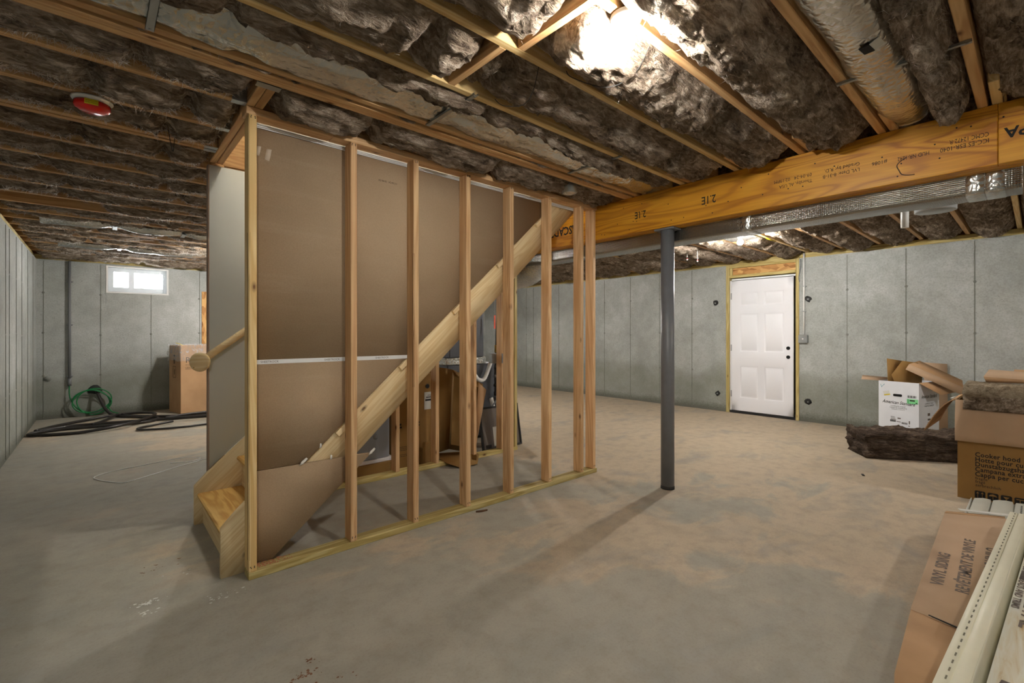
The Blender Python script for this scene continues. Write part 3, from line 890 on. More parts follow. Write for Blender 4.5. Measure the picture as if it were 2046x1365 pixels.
# joint compound at the tips
for (x, z) in ((.835, .519), (1.236, .509)):
    prism('compound_dab', sw, M['spackle'], [(-.012, -.008), (.008, -.004), (.034, .022), (.026, .03), (.0, .012)], .004, frame((x, SY1 - .003, z), (1, 0, 0), (0, 0, 1)))
for (x, z) in ((.94, .60), (1.0, .524)):
    prism('compound_dab', sw, M['spackle'], [(-.006, -.012), (.006, -.01), (.008, .012), (-.002, .016)], .004, frame((x, SY1 + .004, z), (1, 0, 0), (0, 0, 1)))
# smears and date stamp on the brown paper
for (x, z, s) in ((.618, 2.20, 1.0), (.665, 2.19, 1.25)):
    prism('paint_smear', sw, M['smear'] if 'smear' in M else M.setdefault('smear', plain('faint_white_smear', srgb(186, 170, 150), .9)),
          [(-.012 * s, -.022 * s), (.006 * s, -.026 * s), (.012 * s, .0), (.016 * s, .026 * s), (-.004 * s, .024 * s), (-.008 * s, .004 * s)], .0006, frame((x, SY1 - .0002, z), (1, 0, 0), (0, 0, 1)))
text(sw, '11/26/24  10:46:54', .017, frame((1.42, SY1 - .0005, 2.20), (-1, 0, 0), (0, 0, -1)), M['ink_brown'])
# spacer blocks between stringer and studs
for x in (1.080, 1.487, 1.898, 2.301, 2.713):
    xc = x + .012
    zc = te(xc) - .035
    W = frame((xc, SY1 + .001, zc), (math.cos(SANG), 0, math.sin(SANG)), (0, 1, 0))
    obox('spacer_block', sw, M['stringer'], W @ T(-.075, 0, -.03 + .012), .15, .0235, .032, .002)
# sawdust on the plate
bm = bmesh.new()
for _ in range(140):
    r = bmesh.ops.create_cube(bm, size=rnd.uniform(.002, .005))
    bmesh.ops.translate(bm, verts=r['verts'], vec=(rnd.triangular(.6, .8, .61), rnd.uniform(SY0 + .03, SY1 - .002), .0395))
me = bpy.data.meshes.new('sawdust'); bm.to_mesh(me); bm.free()
mobj('sawdust', me, plain('sawdust', srgb(190, 132, 98), .95), sw, kind='stuff')

# ------------------------------------------------------------------ stairs
stair = thing('staircase', 'pine basement staircase rising to the right inside the stud wall', 'staircase', (.455, 2.735, 0))
def zt_(X): return 1.288 + SL * (X - 1.591)
def zl_(X): return .906 + SL * (X - 1.591)
x_l0 = 1.591 - .906 / SL
def stringer(y0, y1, mat):
    pts = [(.455, 0.0), (x_l0, 0.0), (3.10, zl_(3.10)), (3.335, zl_(3.335)), (3.335, 2.60), (3.04, 2.60), (.53, zt_(.53)), (.455, .25)]
    return xz_prism('stringer', stair, mat, pts, y0, y1, SANG)
stringer(2.735, 2.765, M['stringer'])
stringer(3.622, 3.652, M['stringer'])
RISE, RUN = .203, .203 / SL
for k in range(1, 13):
    xn = .470 + (k - 1) * RUN; z = RISE * k
    board('tread', stair, M['tread'], (xn, min(xn + .262, 3.33)), (2.766, 3.621), (z - .028, z), 'Y', .008)
    if z < 2.5: board('riser', stair, M['stringer'], (xn + .032, xn + .05), (2.766, 3.621), (z - RISE + .001, z - .0285), 'Y', .001)

# ------------------------------------------------------------------ far stair wall: white drywall inside, bare studs and plate below
fw = thing('partition_wall', 'far stair wall of bare studs with white painted drywall inside', 'stud wall', (.543, 3.69, 0))
wt = [(.543, .32), (.60, .37), (3.33, zt_(3.33) + .1 if zt_(3.33) + .1 < 2.37 else 2.37), (3.33, 2.368), (.543, 2.368)]
xz_prism('drywall_sheet', fw, M['drywall'], [(.543, zt_(.543)), (2.75, zt_(2.75)), (2.75, 2.368), (.543, 2.368)], 3.660, 3.672)
xz_prism('drywall_sheet', fw, M['drywall'], [(2.751, 2.34), (3.33, 2.34), (3.33, 2.368), (2.751, 2.368)], 3.660, 3.672)
board('corner_bead', fw, M['paper_edge'], (.535, .543), (3.659, 3.716), (0.0, 2.37), 'Z', .001)
board('end_stud', fw, M['stud'], (.5435, .632), (3.6725, 3.7105), (0.0, 2.384), 'Z')
board('bottom_plate', fw, M['pt'], (.66, 3.345), (3.69, 3.779), (0, .038), 'X')
board('top_plate', fw, M['stud'], (.66, 3.335), (3.69, 3.779), (2.346, 2.384), 'X')
for x in (1.10, 1.50, 1.918, 2.322, 2.757, 3.118, 3.300):
    board('stud', fw, M['pt'] if x > 3.2 else M['stud'], (x, x + .038), (3.69, 3.779), (.038, 2.346), 'Z', .004)

rail = thing('handrail', 'round pine handrail on rosette fixed to the white stair drywall', 'handrail', (.484, 3.6, 1.06))
a0 = Vector((.49, 3.575, 1.066)); d0 = Vector((1, 0, .78)).normalized()
pts = [tuple(a0 + d0 * t) for t in np.linspace(0, 2.2, 12)]
tube('rail', rail, M['stringer'], pts, .023, 16)
lathe('rosette', rail, M['stringer'], [(0, 0), (.060, 0), (.062, .006), (.058, .016), (.045, .02), (0, .02)], 24, frame((.482, 3.575, 1.058), (.86, -.5, 0), (0, 0, 1)))
lathe('screw', rail, M['brass'], [(.004, 0), (.004, .003), (0, .004)], 8, frame((.482, 3.575, 1.058), (.86, -.5, 0), (0, 0, 1)) @ T(-.03, -.035, .018))
board('rail_bracket', rail, M['brass'], (1.2, 1.23), (3.598, 3.659), (1.60, 1.62), 'Y', .002)

# ------------------------------------------------------------------ door, frame, conduit
door = thing('door_1', 'white six-panel hatchway door in pressure-treated frame', 'door', (XR, 2.77, 0), kind='structure')
# treated rough frame
board('jamb', door, M['pt'], (XR - .012, XR + .13), (2.2585, 2.302), (0, 2.322), 'Z')
board('jamb', door, M['pt'], (XR - .012, XR + .13), (3.238, 3.2915), (0, 2.312), 'Z')
board('head_trim', door, M['pt'], (XR - .012, XR + .13), (2.303, 3.237), (2.270, 2.314), 'Y')
board('head_trim', door, M['pt'], (XR - .012, XR + .13), (2.303, 3.237), (2.116, 2.158), 'Y')
board('header_panel', door, M['osb'], (XR + .03, XR + .05), (2.303, 3.237), (2.158, 2.270), 'Y')
board('cripple', door, M['pt'], (XR + .002, XR + .03), (3.20, 3.236), (2.159, 2.269), 'Z')
board('threshold', door, M['black'], (XR - .005, XR + .1), (2.303, 3.237), (.0, .036), 'Y')
board('frame_stop', door, M['white_paint'], (XR + .006, XR + .09), (3.212, 3.236), (.036, 2.075), 'Z')
board('frame_stop', door, M['white_paint'], (XR + .006, XR + .09), (2.305, 3.211), (2.076, 2.1), 'Y')
# slab with six raised panels (faces -X)
def six_panel():
    Y0, Y1, Z0, Z1, th = 2.336, 3.208, .042, 2.068, .044
    Wd, H = Y1 - Y0, Z1 - Z0
    cols = [(.125, .395), (.478, .748)]
    rows = [(.20, .70), (.92, 1.51), (1.63, 1.84)]
    us = sorted({0, Wd} | {c for p in cols for c in p}); vz = sorted({0, H} | {r for p in rows for r in p})
    V, Q = [], []
    def quad(a, b, c, d):
        n = len(V); V.extend([a, b, c, d]); Q.append((n, n + 1, n + 2, n + 3))
    for i in range(len(us) - 1):
        for j in range(len(vz) - 1):
            u0, u1, v0, v1 = us[i], us[i + 1], vz[j], vz[j + 1]
            if (u0, u1) in cols and (v0, v1) in rows:
                st = [(0, 0), (.008, .012), (.022, .012), (.038, .002)]
                for s in range(3):
                    a, da = st[s]; b, db = st[s + 1]
                    ra = [(u0 + a, v0 + a), (u1 - a, v0 + a), (u1 - a, v1 - a), (u0 + a, v1 - a)]
                    rb = [(u0 + b, v0 + b), (u1 - b, v0 + b), (u1 - b, v1 - b), (u0 + b, v1 - b)]
                    for e in range(4):
                        f = (e + 1) % 4
                        quad((ra[e][0], ra[e][1], -da), (ra[f][0], ra[f][1], -da), (rb[f][0], rb[f][1], -db), (rb[e][0], rb[e][1], -db))
                quad((u0 + b, v0 + b, -db), (u1 - b, v0 + b, -db), (u1 - b, v1 - b, -db), (u0 + b, v1 - b, -db))
            else:
                quad((u0, v0, 0), (u1, v0, 0), (u1, v1, 0), (u0, v1, 0))
    for (a, b) in (((0, 0), (Wd, 0)), ((Wd, 0), (Wd, H)), ((Wd, H), (0, H)), ((0, H), (0, 0))):
        quad((a[0], a[1], 0), (a[0], a[1], -th), (b[0], b[1], -th), (b[0], b[1], 0))
    quad((0, 0, -th), (0, H, -th), (Wd, H, -th), (Wd, 0, -th))
    me = mesh_np('door_slab', V, quads=Q)
    bm = bmesh.new(); bm.from_mesh(me); bmesh.ops.remove_doubles(bm, verts=bm.verts, dist=1e-5); bmesh.ops.recalc_face_normals(bm, faces=bm.faces); bm.to_mesh(me); bm.free()
    # local x: image left -> right = -Y
    return me, frame((XR + .006, Y1, Z0), (0, -1, 0), (0, 0, 1))
me, Wd_ = six_panel()
slab = mobj('door_slab', me, M['white_paint'], door, Wd_)
for z in (.90, 1.03):
    lathe('bore_hole', slab, M['dark'], [(.0265, 0), (.0265, .0008)], 20, frame((XR + .0055, 2.402, z), (0, -1, 0), (0, 0, 1)))
for z in (.30, 1.02, 1.83):
    board('hinge', door, M['galv'], (XR - .002, XR + .005), (3.206, 3.222), (z - .05, z + .05), 'Z', .002)

sw_ = thing('switch_box', 'grey weatherproof switch box on white conduit beside the door', 'switch', (7.42, 2.2, 1.1))
lathe('conduit', sw_, M['white_plastic'], [(.011, 0), (.011, 1.15)], 12, T(XR - .015, 2.195, 1.225))
obox('box', sw_, M['galv'], T(XR - .05, 2.142, 1.108), .05, .115, .115, .006)
obox('toggle', sw_, M['white_plastic'], T(XR - .062, 2.19, 1.155), .012, .018, .022, .003)
for z in (1.55, 1.9):
    obox('conduit_strap', sw_, M['galv'], T(XR - .028, 2.165, z), .026, .045, .014, .003)
tube('feed_cable', None, M['pvc_grey'], smooth_pts([(XR - .005, 2.24, 2.30), (XR - .012, 2.235, 2.2), (XR - .008, 2.262, 2.05), (XR - .006, 2.255, 1.98)], 6), .006, 6, label='grey cable loop dropping beside the white conduit at door head', cat='cable')

# ------------------------------------------------------------------ window
win = thing('window_1', 'small sliding basement window glowing with daylight', 'window', (.45, YB + .15, 1.9), kind='structure')
fy0, fy1 = YB + .12, YB + .19
multibox('window_frame', win, M['vinyl_white'], [(WX0, .155, fy0, fy1, WZ0, WZ1), (.775, WX1, fy0, fy1, WZ0, WZ1), (.155, .775, fy0, fy1, WZ0, 1.975), (.155, .775, fy0, fy1, 2.215, WZ1), (.335, .405, fy0, fy1, 1.975, 2.215)])
multibox('pane', win, M['glass'], [(.155, .335, fy0 + .03, fy0 + .034, 1.975, 2.215)])
multibox('pane', win, M['glass'], [(.405, .775, fy0 + .04, fy0 + .044, 1.975, 2.215)])
# crinkled plastic film taped over the opening
nx, nz = 46, 26
V = []
for i in range(nx):
    for j in range(nz):
        x = WX0 - .01 + (WX1 - WX0 + .02) * i / (nx - 1); z = WZ0 - .015 + (WZ1 - WZ0 + .03) * j / (nz - 1)
        e = min(1, 6 * min(i / nx, 1 - i / nx, j / nz, 1 - j / nz))
        V.append((x, YB - .004 + .03 * e * float(fbm(np.array([[x * 9, z * 5, 3.0]]), 2)[0]) * .6, z))
V = np.array(V); V[:, 1] = np.minimum(V[:, 1], YB + .02)
Q = [(i * nz + j, (i + 1) * nz + j, (i + 1) * nz + j + 1, i * nz + j + 1) for i in range(nx - 1) for j in range(nz - 1)]
c = np.array([.45, YB, 2.09])
mobj('plastic_film', mesh_np('film', V - c, quads=Q, smooth=True), M['film'], win, T(*c))
for (xs, zs) in (((WX0 - .012, WX0 + .012), (WZ0 - .02, WZ1 + .012)), ((WX1 - .012, WX1 + .012), (WZ0 - .02, WZ1 + .012)), ((WX0 + .012, WX1 - .012), (WZ1 - .008, WZ1 + .012)), ((WX0 + .012, WX1 - .012), (WZ0 - .02, WZ0))):
    board('film_tape', win, M['white_tape'], xs, (YB - .007, YB - .003), zs, 'X', 0)

osbp = board('strand_board', None, M['osb'], (1.299, 1.95), (YB - .016, YB - .004), (.55, 1.961), 'Z', 0, label='orange strand board panel fixed to the window wall', cat='panel')

# ------------------------------------------------------------------ wall conduit, hoses and wire on the left
cd = thing('wall_conduit', 'grey vertical plastic conduit on the window wall', 'conduit', (-.342, 9.47, .5))
lathe('pipe', cd, M['pvc_grey'], [(.017, .5), (.017, 2.31)], 12, T(-.342, 9.47, 0))
lathe('coupling', cd, M['pvc_grey'], [(.022, .47), (.022, .58)], 12, T(-.342, 9.47, 0))
for z in (.60, 1.36, 2.0):
    obox('pipe_strap', cd, M['pvc_grey'], T(-.377, 9.465, z), .07, .035, .02, .004)
hole = prism('wall_patch', wall_back, M['pocket'], [(.085 * math.cos(a) * rnd.uniform(.75, 1.2), .07 * math.sin(a) * rnd.uniform(.75, 1.2)) for a in np.linspace(0, 6.0, 14)], .006, frame((-.055, YB - .004, .385), (1, 0, 0), (0, 0, 1)))
pk2 = prism('wall_patch', wall_back, M['tie'], [(.04 * math.cos(a) * rnd.uniform(.7, 1.3), .035 * math.sin(a) * rnd.uniform(.7, 1.3)) for a in np.linspace(0, 6.0, 10)], .008, frame((-.575, YB - .006, .585), (1, 0, 0), (0, 0, 1)))
# green hose: down from the conduit then coiled
gp = [(-.342, 9.465, .5), (-.345, 9.45, .36), (-.32, 9.44, .24), (-.25, 9.43, .12)]
for t in np.linspace(0, 3.35 * 2 * math.pi, 44):
    r = .196 + .026 * math.sin(1.43 * t)
    gp.append((-.085 + r * math.cos(t + 3.6) + .008 * math.sin(3 * t), 9.42 - .012 * (t / 6.28), .228 + (r - .015) * math.sin(t + 3.6) + .01 * math.sin(2.3 * t)))
gp += [(.13, 9.40, .05), (.24, 9.36, .012), (.36, 9.33, .008)]
gp = [(x, y, max(z, .009)) for (x, y, z) in gp]
tube('green_hose', None, M['green'], smooth_pts(gp, 4), .008, 7, label='green hose coiled against the window wall below the conduit', cat='hose')
bl = thing('black_pipe', 'coiled black plastic water pipe lying on the floor by window wall', 'pipe', (0.2, 8.4, 0))
def pipe(pts, r=.019, name='pipe_run'):
    tube(name, bl, M['black_pipe'], smooth_pts([(x, y, z) for (x, y, z) in pts], 7), r, 9)
pipe([(-.05, 9.47, .38), (-.03, 9.40, .33), (.05, 9.25, .12), (.16, 9.05, .028), (.40, 8.75, .022), (.62, 8.45, .022), (.5, 8.2, .022), (.15, 8.15, .024), (-.3, 8.25, .022), (-.55, 8.2, .022), (-.645, 8.12, .022), (-.60, 7.98, .022), (-.2, 7.83, .022), (.2, 7.9, .05), (.55, 8.4, .06), (.58, 8.75, .06), (.3, 9.0, .05), (-.05, 8.95, .03), (-.45, 8.6, .022), (-.6, 8.2, .04)])
pipe([(-.6, 8.25, .022), (-.3, 8.45, .022), (.1, 8.4, .024), (.6, 8.3, .022), (1.2, 8.15, .022), (1.9, 8.0, .022)])
pipe([(-.08, 8.42, .022), (.05, 8.7, .022), (.2, 9.0, .05), (.35, 8.9, .022), (.8, 8.5, .022), (1.5, 8.35, .022), (2.0, 8.4, .022)])
pipe([(2.0, 8.2, .06), (1.3, 8.3, .06), (.9, 8.25, .06), (.7, 8.12, .05), (1.2, 7.95, .058), (2.0, 7.8, .06)])
pipe([(2.0, 7.6, .02), (1.2, 7.48, .02), (.75, 7.42, .02), (.42, 7.52, .02), (.36, 7.68, .02), (.5, 7.82, .02), (.75, 7.9, .035)], .015)
lathe('pipe_mouth', bl, M['dark'], [(.014, 0), (.014, .001)], 12, frame((-.0785, 8.40, .022), (1, 0, 0), (0, 0, 1)))
tube('white_wire', None, M['white_plastic'], smooth_pts([(1.6, 5.62, .004), (.95, 5.52, .004), (.62, 5.35, .004), (.30, 5.12, .004), (.16, 5.03, .004), (.08, 5.10, .004), (-.02, 5.28, .004), (-.035, 5.40, .004), (.1, 5.52, .004), (.4, 5.6, .004), (.6, 5.62, .012), (.74, 5.52, .006), (.66, 5.44, .004), (.5, 5.5, .004)], 6), .0032, 5, label='loop of thin white wire on the floor left of the stairs', cat='wire')

# vacuum carton near the window
def carton(name, label, W, lx, ly, h, mat, lid=True):
    t = thing(name, label, 'box', tuple(W.translation), 0)
    obox('body', t, mat, W, lx, ly, h, .004)
    return t
Wr = T(.924, 8.743, 0) @ RZ(R(12))
ric = carton('cardboard_carton', 'tall brown vacuum carton with plastic bag over its top', Wr, .56, .48, 1.055, M['card'])
F_ = Wr @ frame((0, -.0015, 0), (1, 0, 0), (0, 0, 1))
text(ric, 'RICCAR', .125, F_ @ T(.06, .79, 0), M['ink_brown'])
text(ric, 'WORLD-CLASS CLEAN', .028, F_ @ T(.06, .745, 0), M['ink_brown'], space=1.1)
text(ric, 'CENTRAL VACUUM SYSTEM', .036, F_ @ T(.06, .70, 0), M['ink_brown'])
obox('print_line', ric, M['ink_brown'], F_ @ T(.06, .69, -.0005), .47, .004, .001)
Fs = Wr @ frame((-.0015, .48, 0), (0, -1, 0), (0, 0, 1))
for u in (.2, .235):
    prism('arrow_mark', ric, M['ink_brown'], [(-.008, 0), (.008, 0), (.008, .05), (.018, .05), (0, .085), (-.018, .05), (-.008, .05)], .0008, Fs @ T(u, .77, 0))
multibox('fragile_mark', ric, M['ink_brown'], [(.165, .285, .55, .556, 0, .0008), (.165, .285, .724, .73, 0, .0008), (.165, .171, .55, .73, 0, .0008), (.279, .285, .55, .73, 0, .0008), (.215, .235, .6, .68, 0, .0008)], Fs)
prism('round_mark', ric, M['ink_brown'], [(.03 * math.cos(a), .018 * math.sin(a)) for a in np.linspace(0, 6.0, 14)], .0008, Fs @ T(.225, .895, 0))
# plastic bag
V, Q = [], []
n = 64; mz = 9
for j in range(mz):
    for i in range(n):
        t = 4 * i / n; e = int(t); f = t - e
        cs = [(-.012, -.012), (.572, -.012), (.572, .492), (-.012, .492)]
        p, q = cs[e], cs[(e + 1) % 4]
        x, y = p[0] + (q[0] - p[0]) * f, p[1] + (q[1] - p[1]) * f
        nn = float(vnoise(np.array([[i * .9, j * .8, 1.0]]))[0]) * .016 * (1 + j * .1)
        cx_, cy_ = x - .28, y - .24; L_ = math.hypot(cx_, cy_)
        V.append((x + cx_ / L_ * abs(nn), y + cy_ / L_ * abs(nn), 1.075 - .032 * j + (.012 * float(vnoise(np.array([[i * .5, 9.0, 2.0]]))[0]) if j == mz - 1 else 0)))
for j in range(mz - 1):
    for i in range(n):
        Q.append((j * n + i, j * n + (i + 1) % n, (j + 1) * n + (i + 1) % n, (j + 1) * n + i))
mobj('plastic_bag', mesh_np('bag', V, quads=Q, smooth=True), M['bag'], ric, Wr)
tube('yellow_tie', ric, M['yellow'], [tuple(Wr @ Vector(p)) for p in ((.03, .0, 1.06), (-.01, .03, 1.085), (-.05, .05, 1.1))], .004, 5)

# ------------------------------------------------------------------ smoke alarm with red cover
sm = thing('smoke_alarm', 'white ceiling smoke alarm with red dust cover', 'smoke alarm', (-.03, 3.063, ZJ - .004))
Ws = T(-.03, 3.063, ZJ - .001) @ RX(R(3))
lathe('base', sm, M['white_plastic'], [(0, 0), (.078, 0), (.08, -.006), (.076, -.012), (.066, -.014), (.066, -.026), (0, -.026)][::-1], 32, Ws)
lathe('dust_cover', sm, M['red'], [(.0, -.062), (.044, -.060), (.048, -.056), (.064, -.050), (.0695, -.04), (.0695, -.02), (.068, -.02), (.068, -.026)], 32, Ws)
Wlb = Ws @ frame((-.028, -.0705, -.046), (1, -.08, 0), (.04, .12, 1))
obox('label', sm, M['yellow'], Wlb, .05, .026, .001)
text(sm, 'REMOVE COVER', .006, Wlb @ T(.003, .016, .0012), M['ink'])
text(sm, 'AFTER PAINTING', .006, Wlb @ T(.003, .007, .0012), M['ink'])

# ------------------------------------------------------------------ foil-faced strips, flexible ducts and straps in the ceiling
def foil_strip(name, label, x0, x1, y0, y1, zfun, seed, mat='foil', amp=.006, cat='foil facing', ny=18, step=.03, sag=.03):
    ns = int((x1 - x0) / step); s = np.linspace(x0, x1, ns); t = np.linspace(0, 1, ny)
    V = np.zeros((ns, ny, 3))
    V[..., 0] = s[:, None]; 
    w0 = y0 + .025 * vnoise(np.stack([s * 4 + seed, s * 0, s * 0], -1))
    V[..., 1] = w0[:, None] + (y1 - w0[:, None]) * t[None, :]
    z = np.array([[zfun(a, b) for b in t] for a in s])
    q = np.stack([V[..., 0] * 9, V[..., 1] * 22, V[..., 0] * 0 + seed], -1)
    V[..., 2] = z + amp * fbm(q, 3) + amp * .5 * fbm(q * 3.3, 2)
    top = V.copy(); top[..., 2] += .004
    A = V.reshape(-1, 3); B = top.reshape(-1, 3); n = len(A)
    i = np.arange(ns - 1)[:, None] * ny; j = np.arange(ny - 1)[None, :]
    Q1 = np.stack([i + j, i + ny + j, i + ny + j + 1, i + j + 1], -1).reshape(-1, 4)
    Q2 = Q1[:, ::-1] + n
    ed = [(a, a + 1) for a in range(ny - 1)]
    c = np.array([(x0 + x1) / 2, (y0 + y1) / 2, 2.4])
    me = mesh_np(name, np.concatenate([A, B]) - c, quads=np.concatenate([Q1, Q2]), smooth=True)
    return mobj(name, me, M[mat], None, T(*c), label=label, cat=cat, group='foil strips between the joists')
def z_de(x, t):
    pinch = math.exp(-((x - 1.34) / .18) ** 2) + math.exp(-((x - .14) / .2) ** 2) + math.exp(-((x - 2.5) / .2) ** 2)
    return 2.445 - (.045 + .02 * t) * math.sin(math.pi * min(1, .12 + .8 * t)) ** .6 * (1 - .12 * pinch) - .015 * t + .01 * math.sin(7 * x) * (1 - t)
foil_strip('foil_strip', 'long crinkled silver foil strip in the bay right of doubled joists', XL + .03, 3.30, 1.985, jy(5) - JW - .003, z_de, 3, amp=.009)
def z_l(c1, c2):
    def f(x, t):
        return 2.43 - .085 * math.sin(math.pi * (.1 + .75 * t)) ** .7 * (1 - .45 * math.exp(-((x - c1) / .12) ** 2) - .4 * math.exp(-((x - c2) / .1) ** 2))
    return f
foil_strip('foil_strip', 'dull foil strip pinched by bright clip, nearer to the camera than the other left strip', -.45, 2.4, jy(16) - JW - .185, jy(16) - JW - .003, z_l(.116, .72), 5)
foil_strip('foil_strip', 'dull foil strip in the ceiling closest to the basement window', -.40, 2.4, jy(20) - JW - .185, jy(20) - JW - .003, z_l(.19, 1.2), 6)
# stuffed foil duct at top right
ns, m = 90, 28
xs_ = np.linspace(XL + .03, 3.335, ns); V = np.zeros((ns, m, 3))
an = np.linspace(0, 2 * math.pi, m, endpoint=False)
for i, x in enumerate(xs_):
    pin = math.exp(-((x - 2.535) / .16) ** 2); end = np.clip((x - 2.95) / .4, 0, 1)
    ry = .102 + .012 * pin - .02 * end; rz = .082 * (1 - .22 * pin) * (1 - .3 * end)
    cy_, cz_ = .462 + .01 * end, 2.432 - .004 * pin + .02 * end
    sq = np.sign(np.cos(an)) * np.abs(np.cos(an)) ** .75
    V[i, :, 0] = x; V[i, :, 1] = cy_ + ry * sq; V[i, :, 2] = cz_ + rz * np.sin(an)
q = V * np.array([6, 16, 16])
r_ = fbm(q, 3) * .007 + np.abs(vnoise(V * np.array([14, 40, 40]))) * .004
V[..., 2] += r_ * np.sin(an)[None, :]; V[..., 1] = np.minimum(V[..., 1] + r_ * np.cos(an)[None, :], jy(1) - JW - .002)
i = np.arange(ns - 1)[:, None] * m; j = np.arange(m)[None, :]; j2 = (j + 1) % m
Q = np.stack([i + j, i + j2, i + m + j2, i + m + j], -1).reshape(-1, 4)
c = np.array([1.3, .46, 2.43])
fd = thing('foil_duct', 'bulging silver foil wrapped duct between joists at top right', 'duct', tuple(c))
mobj('foil_jacket', mesh_np('foil_jacket', V.reshape(-1, 3) - c, quads=Q, ngons=[list(range(m)), [(ns - 1) * m + a for a in range(m)][::-1]], smooth=True), M['foil'], fd, T(*c))
Wl = frame((2.20, .462, 2.3445), (1, -.12, 0), (-.12, -1, 0))
obox('sticker', fd, M['ink'], Wl, .06, .034, .004)
obox('sticker', fd, M['film_label'], Wl @ T(0, .034, 0) @ RX(R(-24)), .06, .034, .003)
# sheet-metal support strips
def strap(label, xa, xb, ya, yb, z, w, name='metal_strap'):
    d = Vector((xb - xa, yb - ya, 0)); L = d.length
    W = frame((xa, ya, z), tuple(d), tuple(Vector((0, 0, 1)).cross(d)))
    t = thing(name, label, 'strap', (xa, ya, z), group='sheet metal support strips under the ceiling')
    multibox('channel', t, M['galv'], [(0, L, -w / 2, w / 2, -.0015, 0), (0, L, -w / 2, -w / 2 + .0015, -.0015, .009), (0, L, w / 2 - .0015, w / 2, -.0015, .009)], W)
    for u in (.014, L - .014):
        lathe('screw', t, M['galv'], [(.005, -.004), (.005, -.001)], 8, W @ T(u, 0, 0))
    return t
strap('wide galvanised strip under the foil at the top left corner', .138, .142, 2.215, 1.78, ZJ - .004, .028)
strap('galvanised strip crossing the long foil left of centre', 1.34, 1.342, 2.215, 1.775, ZJ - .006, .024)
strap('galvanised strip crossing the long foil close to the beam', 2.495, 2.507, 2.215, 1.775, ZJ - .006, .022)
strap('thin galvanised strip across the bulging foil duct at top right', 2.525, 2.535, .612, .170, ZJ - .045 + .035, .018)
for (lb, x, y) in (('bright clip on the nearer dull foil strip at left', .116, jy(16) - JW - .09), ('small bent clip on the nearer left foil strip by drywall', .72, jy(16) - JW - .09), ('bright clip on the foil strip closest to the window', .19, jy(20) - JW - .09)):
    strap(lb, x, x, y + .125, y - .10, ZJ - .012, .04, 'metal_clip')

# items beyond the beam under the ceiling
fx = thing('flex_duct', 'shiny ribbed flexible duct elbow seen between the studs', 'duct', (3.62, 3.8, 1.92))
pts = smooth_pts([(3.66, 3.60, 2.22), (3.65, 3.66, 2.05), (3.63, 3.80, 1.935), (3.60, 4.0, 1.90), (3.55, 4.3, 1.90), (3.50, 4.42, 1.92)], 14)
rad = [.135 + (.009 if i % 2 else -.009) for i in range(len(pts))]
tube('ribbed_jacket', fx, M['flex'], pts, rad, 28)
pv = thing('vent_pipe', 'short white plastic pipe hanging beyond the beam at right', 'pipe', (5.2, .76, 2.2))
lathe('pipe', pv, M['white_plastic'], [(.024, 2.12), (.027, 2.12), (.027, 2.33), (.024, 2.33)], 16, T(5.0, .735, 0))
lathe('coupling', pv, M['white_plastic'], [(.031, 2.30), (.031, 2.36)], 16, T(5.0, .735, 0))
cv = thing('duct_collar', 'pale round duct collar above the white pipe beyond beam', 'duct collar', (5.0, .52, 2.3))
lathe('collar', cv, plain('dull_zinc', srgb(178, 182, 184), .5, .3), [(.115, 2.19), (.125, 2.19), (.125, 2.34), (.115, 2.34)], 28, T(4.85, .53, 0))
lathe('cap', cv, M['galv'], [(0, 2.185), (.10, 2.188), (.118, 2.2), (.118, 2.21), (0, 2.21)], 28, T(4.85, .53, 0))
pn = board('foil_sheathing', None, M['foil'], (3.78, 5.85), (2.17, 2.51), (2.372, 2.380), 'X', 0, label='flat grey foil panel in the joist bay around far bulb', cat='foil panel')
for i, (lb, x, y, l) in enumerate((('first red-tipped hanging wire beyond the beam, furthest left', 5.05, 3.06, .10), ('red-tipped hanging wire beyond the beam, middle of three', 5.95, 3.15, .13), ('red-tipped hanging wire beyond the beam, rightmost and longest', 6.0, 3.03, .16))):
    t = thing('hanging_wire', lb, 'wire', (x, y, ZJ - l), group='red-tipped wires hanging beyond the beam')
    tube('wire', t, M['white_plastic'], [(x, y, ZJ + .02), (x + .006, y + .004, ZJ - l * .5), (x, y, ZJ - l)], .003, 6)
    lathe('connector', t, M['white_plastic'], [(.009, 0), (.011, .02), (.007, .026)], 10, T(x, y, ZJ - l - .022))
    lathe('red_band', t, M['red'], [(.0122, 0), (.0122, .008)], 10, T(x, y, ZJ - l - .004))
sb = obox('shield_plate', None, M['galv'], T(4.9, 3.02, ZJ - .008) @ RZ(.3), .16, .10, .003, 0, label='small grey metal plate under joists beyond the beam', cat='metal plate')
tube('yellow_cable', None, M['yellow'], [(5.95, 2.150, ZJ - .0055), (6.1, 2.152, ZJ - .006), (6.25, 2.150, ZJ - .0055)], .005, 6, label='short yellow cable under joists near the far bulb', cat='cable')
tube('lamp_cable', None, M['white_plastic'], smooth_pts([(1.40, .93, 2.42), (1.44, .90, 2.375), (1.50, .895, 2.385), (1.56, .915, 2.41), (1.7, .955, 2.44)], 6), .006, 7, label='white cable looping out beside the bare bulb holder', cat='cable')
